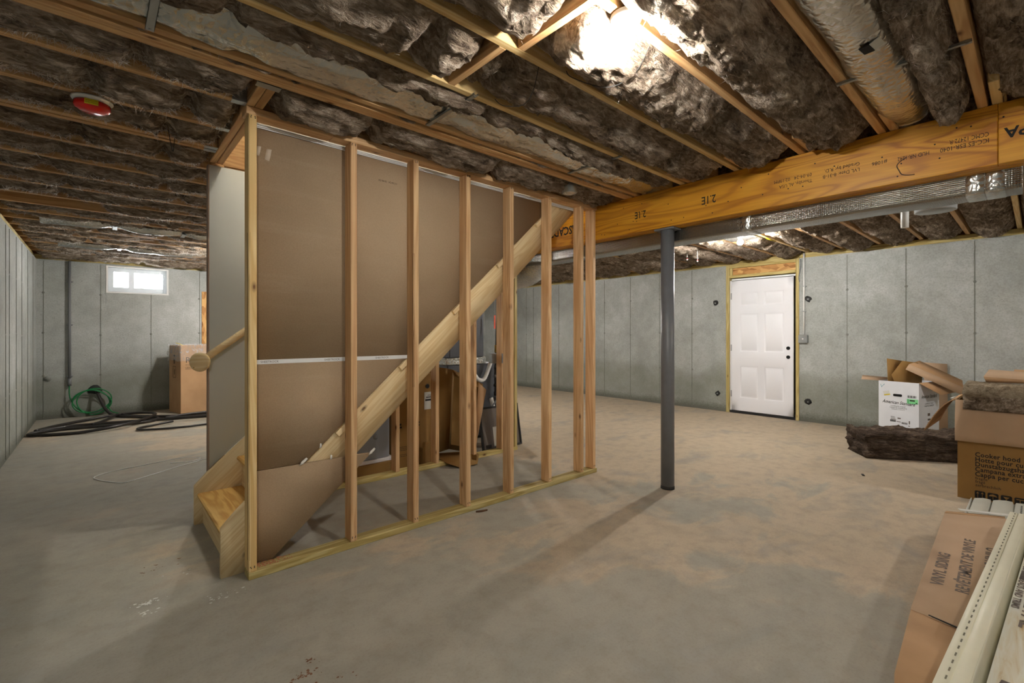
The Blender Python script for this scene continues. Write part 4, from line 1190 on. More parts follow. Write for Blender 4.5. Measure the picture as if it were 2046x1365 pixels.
for i, (lb, p) in enumerate((('bent support wire under the bright batt left of bulb', [(1.62, 1.0, 2.40), (1.68, 1.12, 2.335), (1.66, 1.25, 2.318), (1.55, 1.35, 2.36), (1.54, 1.38, 2.40)]),
                             ('dark support wire under batt right of the cross blocks', [(1.42, 1.43, 2.40), (1.47, 1.52, 2.34), (1.5, 1.62, 2.325), (1.48, 1.74, 2.36), (1.46, 1.78, 2.40)]),
                             ('thin wire loop hanging from joist left of the white drywall', [(.29, 3.28, 2.40), (.30, 3.30, 2.34), (.315, 3.33, 2.30), (.32, 3.335, 2.34), (.325, 3.34, 2.40)]))):
    tube('support_wire', None, M['pocket'], smooth_pts(p, 5), .0018, 5, label=lb, cat='wire')

# ------------------------------------------------------------------ clutter behind the stairs
ap = thing('utility_cabinet', 'grey enamel cabinet on cardboard tray behind the stair studs', 'cabinet', (1.6, 4.1, 0))
board('tray', ap, M['card_dark'], (1.20, 1.985), (3.80, 4.42), (0, .112), 'X', .004)
board('bottom_rail', ap, M['white_paint'], (1.22, 1.972), (3.825, 4.40), (.1125, .142), 'X', .004)
board('body', ap, M['appliance'], (1.23, 1.935), (3.84, 4.39), (.1425, .86), 'Z', .008)
for (x, z) in ((1.80, .335), (1.74, .365)):
    lathe('knob', ap, M['appliance'], [(.02, 0), (.02, .006), (.012, .008), (.008, .016), (0, .018)], 14, frame((x, 3.839, z), (1, 0, 0), (0, 0, 1)))
c1 = thing('cardboard_carton', 'dark brown shipping carton with white label behind the stairs', 'box', (2.2, 4.1, 0))
board('body', c1, M['card_dark'], (1.99, 2.40), (3.86, 4.36), (0, .86), 'Z', .006)
board('flap', c1, M['card_dark'], (2.26, 2.43), (3.815, 3.821), (.02, .22), 'X', .001)
Wc = frame((1.99, 3.8585, 0), (1, 0, 0), (0, 0, 1))
obox('shipping_label', c1, M['film_label'], Wc @ T(.31, .52, 0), .085, .165, .0015)
multibox('barcode', c1, M['ink'], [(.32, .385, .60, .618, .0016, .002), (.33, .385, .63, .64, .0016, .002), (.345, .385, .65, .655, .0016, .002)], Wc)
multibox('printed_marks', c1, M['ink'], [(.02, .07, .40, .418, 0, .0006), (.02, .075, .375, .392, 0, .0006), (.16, .26, .40, .416, 0, .0006), (.14, .26, .375, .39, 0, .0006), (.02, .026, .26, .33, 0, .0006), (.05, .056, .26, .33, 0, .0006), (.02, .056, .255, .262, 0, .0006),
    (.18, .23, .29, .296, 0, .0006), (.2, .208, .29, .33, 0, .0006), (.01, .2, .20, .203, 0, .0006), (.01, .25, .185, .188, 0, .0006), (.01, .23, .17, .173, 0, .0006), (.01, .25, .13, .133, 0, .0006), (.01, .22, .115, .118, 0, .0006)], Wc)
lathe('round_stamp', c1, M['ink'], [(.016, 0), (.022, 0), (.022, .0006), (.016, .0006)], 18, Wc @ T(.345, .74, 0))
def sheet3d(name, parent, mat, pts, th=.005, **k):
    P = [Vector(p) for p in pts]; n = len(P)
    nrm = (P[1] - P[0]).cross(P[-1] - P[0]).normalized() * th
    c = sum(P, Vector()) / n
    V = [p - c for p in P] + [p + nrm - c for p in P]
    Q = [(i, (i + 1) % n, n + (i + 1) % n, n + i) for i in range(n)]
    me = mesh_np(name, [tuple(v) for v in V], quads=Q, ngons=[list(range(n))[::-1], [n + i for i in range(n)]])
    return mobj(name, me, mat, parent, T(*c), **k)
c2 = thing('open_carton', 'opened tall cardboard box leaning behind the stair studs', 'box', (2.7, 3.9, 0))
sheet3d('back_panel', c2, M['card_dark'], [(2.46, 4.02, .03), (2.74, 4.10, .03), (2.80, 4.12, .86), (2.47, 4.04, .92)])
sheet3d('side_panel', c2, M['card_dark'], [(2.74, 4.10, .03), (2.83, 3.80, .03), (2.96, 3.80, .72), (2.80, 4.12, .86)])
sheet3d('outer_panel', c2, M['card'], [(2.832, 3.795, .05), (2.85, 3.792, .05), (3.0, 3.80, .66), (2.90, 3.80, .74)])
sheet3d('floor_flap', c2, M['card_dark'], [(2.46, 3.99, .045), (2.40, 3.62, .04), (2.47, 3.52, .012), (2.66, 3.50, .012), (2.80, 3.66, .045), (2.82, 3.80, .05)])
lp = thing('furnace_cover', 'dark framed furnace cover panel leaning behind the stair studs', 'panel', (3.25, 3.86, 0))
Wp2 = frame((2.985, 3.835, .012), (1, .02, 0), (-.0, .17, 1))
obox('face', lp, M['panel_brown'], Wp2 @ T(.015, .0, -.008), .53, .44, .006)
for (a, b, c_, d) in ((0, 0, .02, .45), (.54, 0, .02, .45), (0, .43, .56, .02), (0, -.006, .56, .018)):
    obox('frame_bar', lp, M['black'], Wp2 @ T(a, b, -.014), c_, d, .024, .002)
obox('data_sheet', lp, M['film_label'], Wp2 @ T(.165, .03, -.001), .07, .2, .0015)
obox('grommet', lp, M['black'], Wp2 @ T(.05, .02, .0), .07, .035, .012, .006)
fu = thing('furnace', 'charcoal steel furnace cabinet behind the stairs', 'furnace', (3.3, 4.6, 0))
board('lower_cabinet', fu, M['furnace'], (2.92, 3.69), (4.40, 5.1), (.03, .885), 'Z', .008)
board('foil_band', fu, M['foil'], (2.90, 3.46), (4.385, 5.12), (.886, .965), 'X', .004)
board('coil_cabinet', fu, M['furnace'], (2.95, 3.44), (4.40, 5.1), (.966, 1.76), 'Z', .008)
board('plenum', fu, M['galv'], (2.98, 3.62), (4.43, 5.06), (1.761, 2.07), 'Z', .008)
board('plinth', fu, M['black'], (2.94, 3.67), (4.42, 5.08), (0, .03), 'X', .002)
def pipe_thing(name, label, mat, pts, r, cat='pipe', parts=()):
    t = thing(name, label, cat, pts[0])
    tube('run', t, M[mat], smooth_pts(pts, 6), r, 10)
    for (p, rr, h, mm) in parts:
        lathe('fitting', t, M[mm], [(0, -h / 2), (rr, -h / 2), (rr, h / 2), (0, h / 2)], 12, T(*p))
    return t
pipe_thing('gas_line', 'black gas line with brass valve beside the furnace', 'black', [(3.60, 4.30, 1.74), (3.595, 4.31, 1.6), (3.575, 4.32, 1.3), (3.57, 4.32, 1.02), (3.565, 4.33, .8), (3.565, 4.33, .52)], .016, 'pipe',
    [((3.57, 4.32, 1.06), .024, .09, 'brass'), ((3.565, 4.32, .84), .026, .05, 'black'), ((3.565, 4.33, .73), .024, .035, 'galv'), ((3.565, 4.33, .62), .026, .03, 'black'), ((3.565, 4.33, .52), .022, .05, 'black')])
pipe_thing('vent_pipe', 'white plastic condensate pipe slanting across the furnace', 'white_plastic', [(3.28, 4.37, .76), (3.32, 4.34, .70), (3.40, 4.33, .72), (3.50, 4.32, .95), (3.51, 4.32, .98)], .024)
pipe_thing('drain_pipe', 'white drain pipe stub low in front of the furnace', 'white_plastic', [(3.47, 4.30, .48), (3.50, 4.29, .34), (3.52, 4.28, .18), (3.525, 4.275, .0)], .026)
pipe_thing('drain_tube', 'grey flexible tube curving beside the furnace gas line', 'pvc_grey', [(3.63, 4.30, .95), (3.63, 4.28, .75), (3.57, 4.26, .58), (3.50, 4.235, .46), (3.42, 4.22, .38), (3.47, 4.2, .30), (3.58, 4.22, .32), (3.66, 4.23, .42)], .010, 'tube')
eb = thing('junction_box', 'grey steel electrical box with red switch on the back stud', 'electrical box', (3.10, 3.82, .95))
board('box', eb, M['galv'], (3.062, 3.168), (3.781, 3.83), (.93, 1.03), 'Z', .003)
board('cover', eb, M['pvc_grey'], (3.115, 3.18), (3.683, 3.689), (.935, 1.035), 'Z', .002)
ob_ = thing('outlet_box', 'grey outlet box with white receptacle beside the furnace', 'outlet', (3.6, 4.3, .4))
board('box', ob_, M['pvc_grey'], (3.59, 3.69), (4.30, 4.36), (.37, .50), 'Z', .005)
board('receptacle', ob_, M['white_plastic'], (3.625, 3.655), (4.295, 4.30), (.39, .48), 'Z', .002)
tube('stud_cable', None, M['pvc_grey'], smooth_pts([(3.145, 3.684, 2.3), (3.143, 3.684, 1.7), (3.147, 3.684, 1.04)], 5), .004, 6, label='grey cable stapled down a back stud behind the stairs', cat='cable')
tg = thing('hanging_tag', 'bright orange tag hanging by the furnace', 'tag', (3.51, 4.28, 1.46))
board('tag', tg, M['orange'], (3.50, 3.52), (4.28, 4.283), (1.30, 1.46), 'Z', 0)
tube('string', tg, M['white_plastic'], [(3.51, 4.281, 1.46), (3.515, 4.285, 1.6), (3.52, 4.29, 1.79)], .0015, 5)

# ------------------------------------------------------------------ right side: toilet carton and scraps
P0 = Vector((6.763, 1.228, 0)); d1 = Vector((-.26, -.966, 0)).normalized(); d2 = Vector((.966, -.26, 0)).normalized()
Wt = frame(P0, d1, d2)
LX, LY, LH = .38, .45, .70
tb = thing('toilet_carton', 'white printed toilet carton with open brown flaps', 'box', tuple(P0))
multibox('body', tb, M['card_white'], [(0, LX, 0, .006, 0, LH), (0, LX, LY - .006, LY, 0, LH), (0, .006, .006, LY - .006, 0, LH), (LX - .006, LX, .006, LY - .006, 0, LH), (.006, LX - .006, .006, LY - .006, 0, .01)], Wt)
Ff = Wt @ frame((0, -.0012, 0), (1, 0, 0), (0, 0, 1))
text(tb, 'American Standard', .052, Ff @ T(.038, .452, 0) @ RZ(R(-1.5)), M['ink'], shear=.35, bold=.0005, sx=.76)
text(tb, 'COMPLETE TOILET', .017, Ff @ T(.19, .418, 0), M['ink'], align='CENTER')
text(tb, 'TOILETTE COMPLETE', .017, Ff @ T(.19, .399, 0), M['ink'], align='CENTER')
text(tb, 'INODORO COMPLETO', .012, Ff @ T(.19, .384, 0), M['ink'], align='CENTER')
prism('hand_hole', tb, M['dark'], [(-.042, -.008), (-.034, -.014), (.034, -.014), (.042, -.008), (.042, .008), (.034, .014), (-.034, .014), (-.042, .008)], .001, Ff @ T(.185, .548, 0))
obox('green_sticker', tb, M['green_label'], Ff @ T(.272, .468, 0), .10, .052, .0012)
multibox('sticker_print', tb, M['ink'], [(.298, .345, .496, .510, .0013, .0018), (.282, .286, .474, .514, .0013, .0018), (.352, .366, .474, .484, .0013, .0018)], Ff)
multibox('barcode', tb, M['ink'], [(.28 + .009 * i, .28 + .009 * i + (.003 if i % 3 else .006), .532, .558, 0, .0006) for i in range(9)] + [(.115 + .007 * i, .115 + .007 * i + (.003 if i % 2 else .005), .245, .268, 0, .0006) for i in range(8)] + [(.225 + .007 * i, .225 + .007 * i + (.002 if i % 2 else .005), .232, .252, 0, .0006) for i in range(8)], Ff)
obox('price_label', tb, M['film_label'], Ff @ T(.055, .535, 0) @ RZ(R(14)), .06, .045, .0012)
obox('price_strip', tb, M['yellow'], Ff @ T(.057, .532, .0006) @ RZ(R(14)), .06, .012, .0012)
multibox('print_block', tb, M['ink_grey'], [(.12, .16, .30, .304, 0, .0006), (.12, .165, .29, .292, 0, .0006), (.12, .165, .28, .282, 0, .0006), (.12, .17, .272, .275, 0, .0006), (.185, .215, .285, .297, 0, .0006), (.175, .215, .25, .256, 0, .0006), (.29, .30, .24, .275, 0, .0006), (.285, .30, .215, .223, 0, .0006)], Ff)
tube('marker_tick', tb, M['teal'], [tuple(Ff @ Vector(p)) for p in ((.02, .66, .0005), (.03, .625, .0005), (.038, .64, .0005), (.06, .665, .0005))], .0018, 5)
Fr = Wt @ frame((LX + .0012, 0, 0), (0, 1, 0), (0, 0, 1))
text(tb, 'American Standard', .055, Fr @ T(.05, .53, 0), M['ink'], shear=.35, bold=.0005, sx=.8)
text(tb, 'COMPLETE TOILET', .022, Fr @ T(.22, .46, 0), M['ink'], align='CENTER')
text(tb, 'TOILETTE COMPLETE', .022, Fr @ T(.22, .435, 0), M['ink'], align='CENTER')
multibox('print_block', tb, M['ink_grey'], [(.19, .24, .33, .36, 0, .0006), (.19, .25, .28, .30, 0, .0006), (.19, .24, .22, .26, 0, .0006), (.29, .33, .25, .27, 0, .0006)], Fr)
sheet3d('flap', tb, M['card_pink'], [(6.613, 1.362, .715), (7.0, 1.43, .735), (7.19, 1.115, .705), (6.766, 1.226, .702)], .004)
sheet3d('flap', tb, M['card'], [(6.668, .862, .702), (6.737, .692, .584), (6.99, .60, .60), (7.09, .748, .70)], .004)
sheet3d('cardboard_scrap', None, M['card_dark'], [(6.786, 1.155, .956), (6.913, 1.042, .929), (6.86, 1.09, .60), (6.80, 1.145, .60)], .005, label='pointed ochre cardboard scrap sticking up from the white carton', cat='cardboard', group='cardboard scraps in the white carton')
sheet3d('cardboard_scrap', None, M['card_dark'], [(6.80, 1.02, .934), (6.93, .905, .912), (6.97, .87, .842), (6.987, .88, .55), (6.79, 1.045, .55), (6.717, 1.10, .775)], .005, label='wide ochre cardboard scrap leaning in the white carton', cat='cardboard', group='cardboard scraps in the white carton')
sheet3d('cardboard_scrap', None, M['card_dark'], [(6.90, 1.165, .881), (6.95, 1.113, .853), (6.95, 1.113, .55), (6.90, 1.161, .55)], .005, label='small ochre cardboard piece behind the pointed scrap', cat='cardboard', group='cardboard scraps in the white carton')
cs_ = thing('cardboard_tray', 'long bent cardboard strip lying across the white carton', 'cardboard', (6.8, .8, .8))
sheet3d('front_face', cs_, M['card_pink'], [(6.767, .958, .901), (6.875, .53, .669), (6.863, .54, .588), (6.739, .983, .842)], .004)
sheet3d('top_face', cs_, M['card'], [(6.767, .958, .901), (7.066, .908, .931), (7.089, .554, .729), (6.875, .53, .669)], .004)
sheet3d('cardboard_scrap', None, M['card_pink'], [(7.30, .90, .0), (7.40, .70, .0), (7.44, .71, .885), (7.33, .90, .90)], .005, label='tall pale cardboard sheet standing against the concrete wall', cat='cardboard')

# insulation slabs on the floor and on the hood carton
def slab_batt(name, label, W, lx, ly, lz, mats, seed, amp=.02, cell=.022, sag=None):
    bm = bmesh.new(); bmesh.ops.create_cube(bm, size=1.0)
    for v in bm.verts: v.co = ((v.co.x + .5) * lx, (v.co.y + .5) * ly, (v.co.z + .5) * lz)
    def cuts(axis, L):
        n = max(2, int(L / cell))
        for i in range(1, n):
            co = [0, 0, 0]; no = [0, 0, 0]; co[axis] = L * i / n; no[axis] = 1
            bmesh.ops.bisect_plane(bm, geom=bm.verts[:] + bm.edges[:] + bm.faces[:], plane_co=co, plane_no=no)
    cuts(0, lx); cuts(1, ly); cuts(2, lz)
    bm.normal_update()
    co = np.array([v.co[:] for v in bm.verts]); no = np.array([v.normal[:] for v in bm.verts])
    d = fbm(co * np.array([9, 9, 26]) + seed, 3) * amp + (np.abs(vnoise(co * np.array([14, 14, 60]) + seed)) - .3) * amp * .9 + fbm(co * 50 + seed, 2) * amp * .25
    low = np.clip(co[:, 2] / .03, 0, 1)
    for v, n_, k, l_ in zip(bm.verts, no, d, low):
        v.co = Vector(v.co) + Vector(n_) * float(k) * (float(l_) if n_[2] > -.9 else 0)
        if sag: v.co.z += sag(v.co.x, v.co.y, v.co.z)
        for f in v.link_faces: f.smooth = True
    if len(mats) > 1:
        for f in bm.faces:
            if f.normal.z > .6: f.material_index = 1
    me = bpy.data.meshes.new(name); bm.to_mesh(me); bm.free()
    for m_ in mats: me.materials.append(m_)
    return mobj(name, me, None, None, W, label=label, cat='insulation')
dd = Vector((.44, -.62, 0)).normalized(); pp = Vector((.62, .44, 0)).normalized()
M['wool_dark'] = wool('dark_glass_wool', srgb(44, 34, 28), srgb(92, 76, 64), srgb(150, 130, 112), (2, 2, 14))
slab_batt('insulation_bundle', 'dark brown insulation slab lying on the floor before white carton', frame((5.715, 1.135, 0), dd, pp), 1.15, .40, .255, [M['wool_dark']], 3.0, .032)

# ------------------------------------------------------------------ cooker hood carton
HX, HY = 4.883, .408
hc = thing('hood_carton', 'brown cooker hood carton with folded flaps and black print', 'box', (HX, HY, 0))
multibox('body', hc, M['card_dark'], [(HX, HX + .007, -.42, HY, 0, .74), (HX + .5, HX + .507, -.42, HY, 0, .74), (HX + .007, HX + .5, HY - .007, HY, 0, .74), (HX + .007, HX + .5, -.42, -.413, 0, .74), (HX + .007, HX + .5, -.413, HY - .007, 0, .01)])
Fh = frame((HX - .0012, HY, 0), (0, -1, 0), (0, 0, 1))
for s, z in (('Cooker hood', .345), ('Hotte pour cuisine', .309), ('Dunstabzugshaube', .2725), ('Campana extractora', .236), ('Cappa per cucina', .1995)):
    text(hc, s, .046, Fh @ T(.094, z - .018, 0), M['ink'], bold=.0009, sx=.86, space=1.05)
for s, z in (('fragile', .168), ('frágil', .143), ('zerbrechlich', .118)):
    text(hc, s, .029, Fh @ T(.096, z - .012, 0), M['ink'], sx=.92)
for i in range(4):
    u = .093 + i * .067
    ic = prism('pictogram', hc, M['ink'], [(0, .006), (.006, 0), (.05, 0), (.056, .006), (.056, .05), (.05, .056), (.006, .056), (0, .05)], .0006, Fh @ T(u, .018, 0))
    Wi = Fh @ T(u, .018, .0007)
    if i == 0:
        for v in (.016, .04): prism('arrow', ic, M['card_dark'], [(v - .0015, .006), (v + .0015, .006), (v + .0015, .036), (v + .008, .036), (v, .05), (v - .008, .036), (v - .0015, .036)], .0006, Wi)
    elif i == 1:
        prism('umbrella', ic, M['card_dark'], [(.006, .03), (.012, .042), (.028, .048), (.044, .042), (.05, .03), (.03, .033), (.03, .01), (.026, .01), (.026, .033)], .0006, Wi)
    elif i == 2:
        prism('goblet', ic, M['card_dark'], [(.012, .046), (.044, .046), (.031, .028), (.031, .012), (.04, .008), (.016, .008), (.025, .012), (.025, .028)], .0006, Wi)
    else:
        multibox('stack_mark', ic, M['card_dark'], [(.01, .046, .01, .016, 0, .0006), (.01, .046, .04, .046, 0, .0006), (.026, .03, .016, .04, 0, .0006)], Wi)
# front flap folded down over the face, bulging a little
ny, nz = 16, 8; V = []
for i in range(ny):
    for j in range(nz):
        y = .418 - (.85) * i / (ny - 1); t = j / (nz - 1)
        z = .742 - .306 * t + .012 * (i / ny) * t
        x = HX - .012 - .045 * math.sin(math.pi * min(1, t * .62 + .05)) + .004 * math.sin(9 * y)
        V.append((x, y, z))
Vb = [(x + .006, y, z) for (x, y, z) in V]; n = len(V)
Q = [(i * nz + j, i * nz + j + 1, (i + 1) * nz + j + 1, (i + 1) * nz + j) for i in range(ny - 1) for j in range(nz - 1)]
Q2 = [(a + n, d + n, c_ + n, b + n) for (a, b, c_, d) in Q]
E_ = [(i * nz + nz - 1, i * nz + nz - 1 + n, (i + 1) * nz + nz - 1 + n, (i + 1) * nz + nz - 1) for i in range(ny - 1)] + [(j, j + n, j + 1 + n, j + 1) for j in range(nz - 1)]
c = np.array([HX, 0, .6])
mobj('front_flap', mesh_np('flap', np.array(V + Vb) - c, quads=Q + Q2 + E_, smooth=False), M['card_pink'], hc, T(*c))
# left side flap hanging outwards
V = []
for i in range(8):
    for j in range(7):
        s_, t = i / 7, j / 6
        x = HX + .02 + .46 * s_
        V.append((x - .02 * t, HY + .004 + .19 * (t ** .9) * (1 - .25 * s_), .742 - .265 * t ** 1.6 * (1 - .15 * s_)))
Q = [(i * 7 + j, (i + 1) * 7 + j, (i + 1) * 7 + j + 1, i * 7 + j + 1) for i in range(7) for j in range(6)]
n = len(V); Vb = [(x, y - .003, z - .006) for (x, y, z) in V]
Q2 = [(a + n, d + n, c_ + n, b + n) for (a, b, c_, d) in Q]
E_ = [(j, j + 1, j + 1 + n, j + n) for j in range(6)] + [(i * 7 + 6, (i + 1) * 7 + 6, (i + 1) * 7 + 6 + n, i * 7 + 6 + n) for i in range(7)]
c = np.array([HX, HY, .6])
mobj('side_flap', mesh_np('sflap', np.array(V + Vb) - c, quads=Q + Q2 + E_, smooth=False), M['card'], hc, T(*c))
sheet3d('plastic_scrap', hc, M['film_label'], [(4.90, .436, .745), (4.93, .455, .742), (4.93, .415, .765)], .002)
def hang(x, y, z): return -.07 * max(0, 1 - x / .05) if z < .12 else -.05 * max(0, 1 - x / .05)
slab_batt('insulation_bundle', 'tan insulation slab folded over the top of the hood carton', T(4.832, -.44, .752), .50, .815, .10, [M['wool'], M['wool_pale']], 8.0, .012, .02, sag=lambda x, y, z: -.075 * max(0.0, 1 - x / .045))
ct = thing('cardboard_tray', 'bent cardboard strip resting on insulation atop hood carton', 'cardboard', (5.2, 0, .87))
sheet3d('front_face', ct, M['card'], [(5.17, .285, .905), (5.17, -.40, .875), (5.19, -.40, .868 - .0), (5.19, .272, .862)], .004)
sheet3d('top_face', ct, M['card_pink'], [(5.17, .285, .905), (5.32, .262, .955), (5.32, -.40, .925), (5.17, -.40, .875)], .004)
sheet3d('cardboard_scrap', None, M['card'], [(5.345, .145, .865), (5.345, -.40, .865), (5.36, -.40, .955), (5.36, .125, .96)], .005, label='cardboard piece standing behind the bent strip on hood carton', cat='cardboard')

# ------------------------------------------------------------------ siding carton, loose siding, corner trim and bead carton
sc = thing('siding_carton', 'long flat brown vinyl siding carton lying on the floor', 'box', (2.8, .2, 0))
prism('body', sc, M['card_pink'], [(2.345, .327), (3.739, .368), (3.80, .268), (3.886, .127), (3.92, .012), (2.31, .084), (2.315, .20)], .18)
prism('lower_body', sc, M['card'], [(1.862, .299), (2.343, .3265), (2.333, .271), (2.313, .20), (2.308, .084), (1.82, .107), (1.84, .17)], .176)
prism('torn_end', sc, M['card'], [(.95, .29), (1.80, .318), (1.835, .27), (1.82, .18), (1.80, .109), (.95, .14)], .165)
sheet3d('end_flap', sc, M['card'], [(3.739, .368, .178), (3.886, .127, .178), (3.97, .13, .165), (3.83, .37, .165)], .004)
obox('label_strip', sc, M['film_label'], frame((3.86, .31, .179), (.42, -.9, 0), (.9, .42, 0)), .24, .035, .003)
Wsx = lambda x, y: frame((x, y, .1812), (1, .035, 0), (-.035, 1, 0))
M['ink_siding'] = plain('faded_grey_print', srgb(104, 92, 84), .85)
text(sc, 'VINYL SIDING', .058, Wsx(2.645, .266), M['ink_siding'], sx=1.14, bold=.0012)
text(sc, 'REVÊTEMENT DE VINYLE', .058, Wsx(2.636, .188), M['ink_siding'], sx=1.12, bold=.0012)
text(sc, 'TABLILLA DE VINILO', .058, Wsx(2.70, .112), M['ink_siding'], sx=1.12, bold=.0012)
obox('tear_line', sc, M['dark'], frame((2.333, .275, .1792), (-.02, -.075, 0), (.075, -.02, 0)), .18, .006, .0025)
for i, dz in enumerate((0.0, .012, .024)):
    pr_ = []
    w0 = .30
    prof = [(0, .004), (.006, .014), (.009, -.004), (.014, -.004), (.018, .010), (.03, .013), (.06, .017), (.092, .012), (.095, -.004), (.1, -.004), (.104, .010), (.13, .015), (.16, .017), (.19, .012), (.193, -.003), (.199, -.003), (.205, .008), (.245, .008), (.25, .016), (.256, .008)]
    up = [(w0 - u, .118 + dz + z) for (u, z) in prof]
    lo = [(y, z - .002) for (y, z) in up][::-1]
    poly = up + lo
    xa, xb = 3.93, 4.30 + .012 * i
    n = len(poly)
    V = [(xa, y, z) for (y, z) in poly] + [(xb + .45 * (.30 - y), y, z) for (y, z) in poly]
    Q = [(a, (a + 1) % n, n + (a + 1) % n, n + a) for a in range(n)]
    k_ = len(up)
    Q += [(n + a, n + a + 1, n + 2 * k_ - 2 - a, n + 2 * k_ - 1 - a) for a in range(k_ - 1)]
    V = np.array(V); c = np.array([3.8, .17, .14])
    sp_ = thing('vinyl_siding', ('bottom', 'middle', 'topmost')[i] + ' loose grey vinyl siding panel of the stack beyond its carton', 'siding', (3.8, .17, .12 + dz), group='vinyl siding panels')
    mobj('panel', mesh_np('siding', V - c, quads=Q), M['siding'], sp_, T(*c))
    if i == 2:
        multibox('nail_slots', sp_, M['dark'], [(3.98 + .022 * q, 3.992 + .022 * q, .066, .074, .1495, .1505) for q in range(18)])
# supports so the panels rest on the floor
board('packing_block', sc, M['card'], (3.96, 4.12), (.05, .28), (0, .108), 'Y', .003)
tr_ = thing('vinyl_channel', 'long cream vinyl corner trim with nail slots at lower right', 'trim', (2.7, .14, .2))
A_, B_ = Vector((3.717, .103, .27)), Vector((1.30, .216, .27))
dt = (A_ - B_).normalized(); Lt = (A_ - B_).length
Wtr = frame(tuple(B_), tuple(dt), tuple(Vector((0, 0, 1)).cross(dt)))
prof = [(0, 0), (-.026, 0), (-.028, -.006), (-.031, -.006), (-.033, .001), (-.064, .001), (-.068, -.004), (-.086, -.085), (-.089, -.085), (-.071, -.006), (-.066, -.002), (-.034, -.002), (-.034, -.009), (-.026, -.009), (-.024, -.003), (0, -.003), (.002, -.088), (.004, -.088)]
n = len(prof)
V = [(0, y, z) for (y, z) in prof] + [(Lt, y, z) for (y, z) in prof]
Q = [(a, n + a, n + (a + 1) % n, (a + 1) % n) for a in range(n)]
mobj('extrusion', mesh_np('trim', V, quads=Q, ngons=[list(range(n)), [n + a for a in range(n)][::-1]]), M['cream'], tr_, Wtr)
for q in range(48):
    obox('nail_slot', tr_, M['slot'], Wtr @ T(.03 + q * .05, -.022, -.0005), .022, .004, .001)
bc = thing('bead_carton', 'stained cream carton of metal corner beads at right edge', 'box', (2.4, -.1, .0))
prism('body', bc, M['trim_carton'], [(1.2, .128), (1.92, .096), (3.60, .018), (3.60, -.25), (1.2, -.25)], .25)
Wb = lambda x, y: frame((x, y, .2512), (-1, .05, 0), (-.05, -1, 0))
text(bc, 'CORNER BEADS AND TRIMS', .028, Wb(2.95, .0425), M['ink_siding'], sx=1.35, bold=.0006)
text(bc, 'METAL', .07, Wb(2.62, .03), M['ink_siding'], sx=1.4, bold=.0012)
prism('print_block', bc, M['ink_siding'], [(2.78, .052), (2.88, .046), (2.88, -.1), (2.80, -.1)], .0008, T(0, 0, .2504))
prism('print_block', bc, M['ink_siding'], [(1.82, .088), (1.93, .07), (1.93, -.1), (1.80, -.1)], .0008, T(0, 0, .2504))

# ------------------------------------------------------------------ bits on the floor
obox('rubber_scrap', None, M['black'], T(4.985, 1.0, 0) @ RZ(.4), .045, .02, .008, .003, label='small black scrap on the floor near the insulation slab', cat='scrap')
prism('wood_splinter', None, M['bark'], [(0, 0), (.04, -.012), (.085, -.004), (.09, .006), (.04, .008), (.004, .01)], .008, T(1.95, 2.585, 0) @ RZ(-.3), label='brown wood splinter lying before the stud wall plate', cat='splinter')
def mudfield(name, label, pts, mat, cat):
    bm = bmesh.new()
    for (x, y, r, n) in pts:
        for _ in range(n):
            px, py = x + rnd.gauss(0, r), y + rnd.gauss(0, r * .5); s = min(.007, abs(rnd.gauss(0, .0035)) + .0012)
            vs_ = [bm.verts.new((px + s * rnd.uniform(.5, 1.6) * math.cos(a), py + s * rnd.uniform(.4, 1.0) * math.sin(a), .0006)) for a in (0, 1.1, 2.2, 3.2, 4.2, 5.3)]
            tp = bm.verts.new((px, py, .003))
            for i in range(6): bm.faces.new((vs_[i], vs_[(i + 1) % 6], tp))
    me = bpy.data.meshes.new(name); bm.to_mesh(me); bm.free()
    mobj(name, me, mat, None, I4, label=label, cat=cat, kind='stuff')
mudfield('mud_crumbs', 'crumbs of reddish dried mud on the floor at lower left', [(.56, 1.76, .024, 26), (.52, 1.70, .024, 18), (.60, 1.83, .02, 16), (.48, 1.60, .02, 12), (.66, 1.66, .03, 8), (.36, 1.72, .02, 6), (.2, 3.1, .06, 14)], M['dirt'], 'mud')
mudfield('plaster_crumbs', 'white plaster crumbs on the floor left of stairs', [(.165, 2.72, .022, 50), (.16, 2.62, .03, 16), (.30, 2.95, .03, 12), (.42, 2.55, .05, 20)], M['chip'], 'plaster')

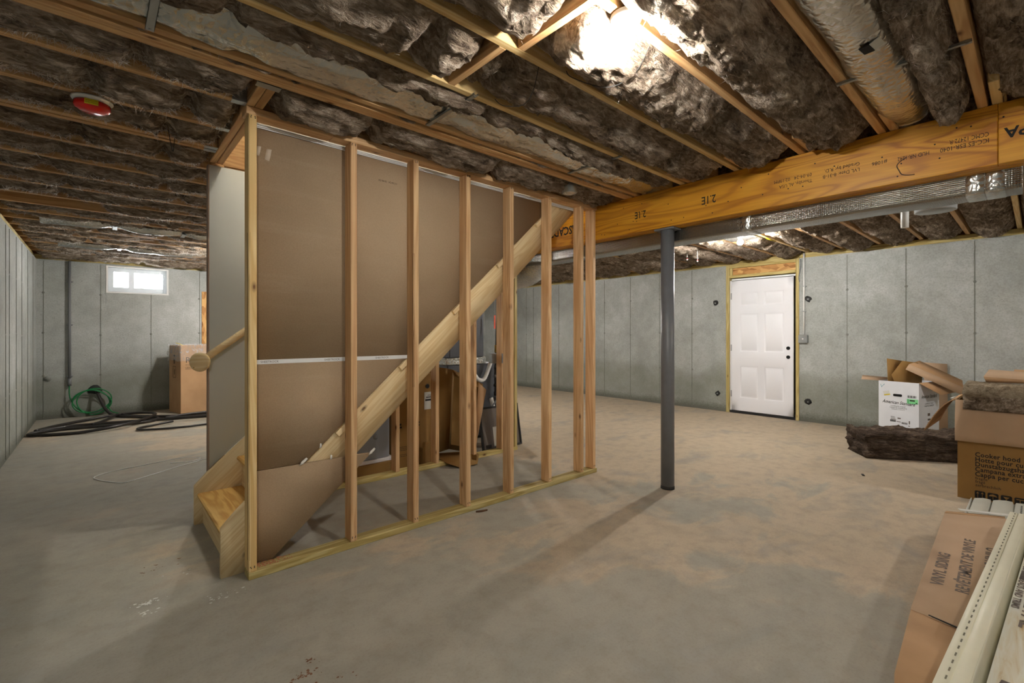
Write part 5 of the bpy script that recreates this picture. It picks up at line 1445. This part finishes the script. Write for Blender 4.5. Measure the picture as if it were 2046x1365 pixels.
db = thing('duct_boot', 'small shiny round duct end poking through batt above stair wall', 'duct', (2.74, 2.425, 2.34))
lathe('collar', db, M['galv'], [(.052, 2.335), (.058, 2.335), (.058, 2.45), (.052, 2.45)], 24, T(2.74, 2.425, 0))
lathe('end_cap', db, M['flex'], [(0, 2.33), (.04, 2.332), (.056, 2.338), (.056, 2.345), (0, 2.345)], 24, T(2.74, 2.425, 0))

# ------------------------------------------------------------------ bare bulbs
def bulb_fixture(label, loc, power=1.0):
    x, y, z = loc
    f = thing('bare_bulb_lamp', label, 'lamp', loc, group='bare bulbs in porcelain holders')
    W = T(x, y, z)
    lathe('porcelain_base', f, M['white_plastic'], [(0.0, 0), (.056, 0), (.058, -.008), (.05, -.022), (.03, -.034), (.026, -.05), (.0, -.05)][::-1], 24, W)
    lathe('screw_shell', f, M['galv'], [(0, -.068), (.014, -.068), (.014, -.049), (0, -.049)], 16, W)
    lathe('bulb', f, emit("lit_bulb_glass", (1.0, .965, .91, 1), BULB * power), [(0, -.128), (.016, -.125), (.027, -.114), (.031, -.1), (.028, -.085), (.018, -.072), (.0145, -.066), (0, -.064)], 16, W)
    return f
bulb_fixture('lit bare bulb in white holder under the joist at top centre', (1.42, .985, 2.384), .36)
bulb_fixture('lit bare bulb beyond the beam in front of the white door', (5.42, 2.235, 2.3715), .9)
bulb_fixture('lit bare bulb behind the stairs near the basement window', (1.62, 7.5, 2.384), 1.0)
bulb_fixture('added unseen fill bulb on the ceiling behind the camera', (-.42, -.62, 2.384), .5)  # unseen lamp added as fill for the camera side and stair drywall
bulb_fixture('added unseen fill bulb on the ceiling out of view at right', (5.0, -1.5, 2.384), .6)  # unseen lamp added outside the view to even out the brightness
bulb_fixture('added hidden fill bulb above the furnace area behind the stairs', (4.5, 6.2, 2.384), .9)  # hidden lamp added to brighten the far wall and flexible duct
bulb_fixture('added unseen bulb atop the stairwell shaft, lighting the stairs from above', (1.5, 3.19, 4.998), .8)  # unseen lamp added to send light down onto the stair drywall
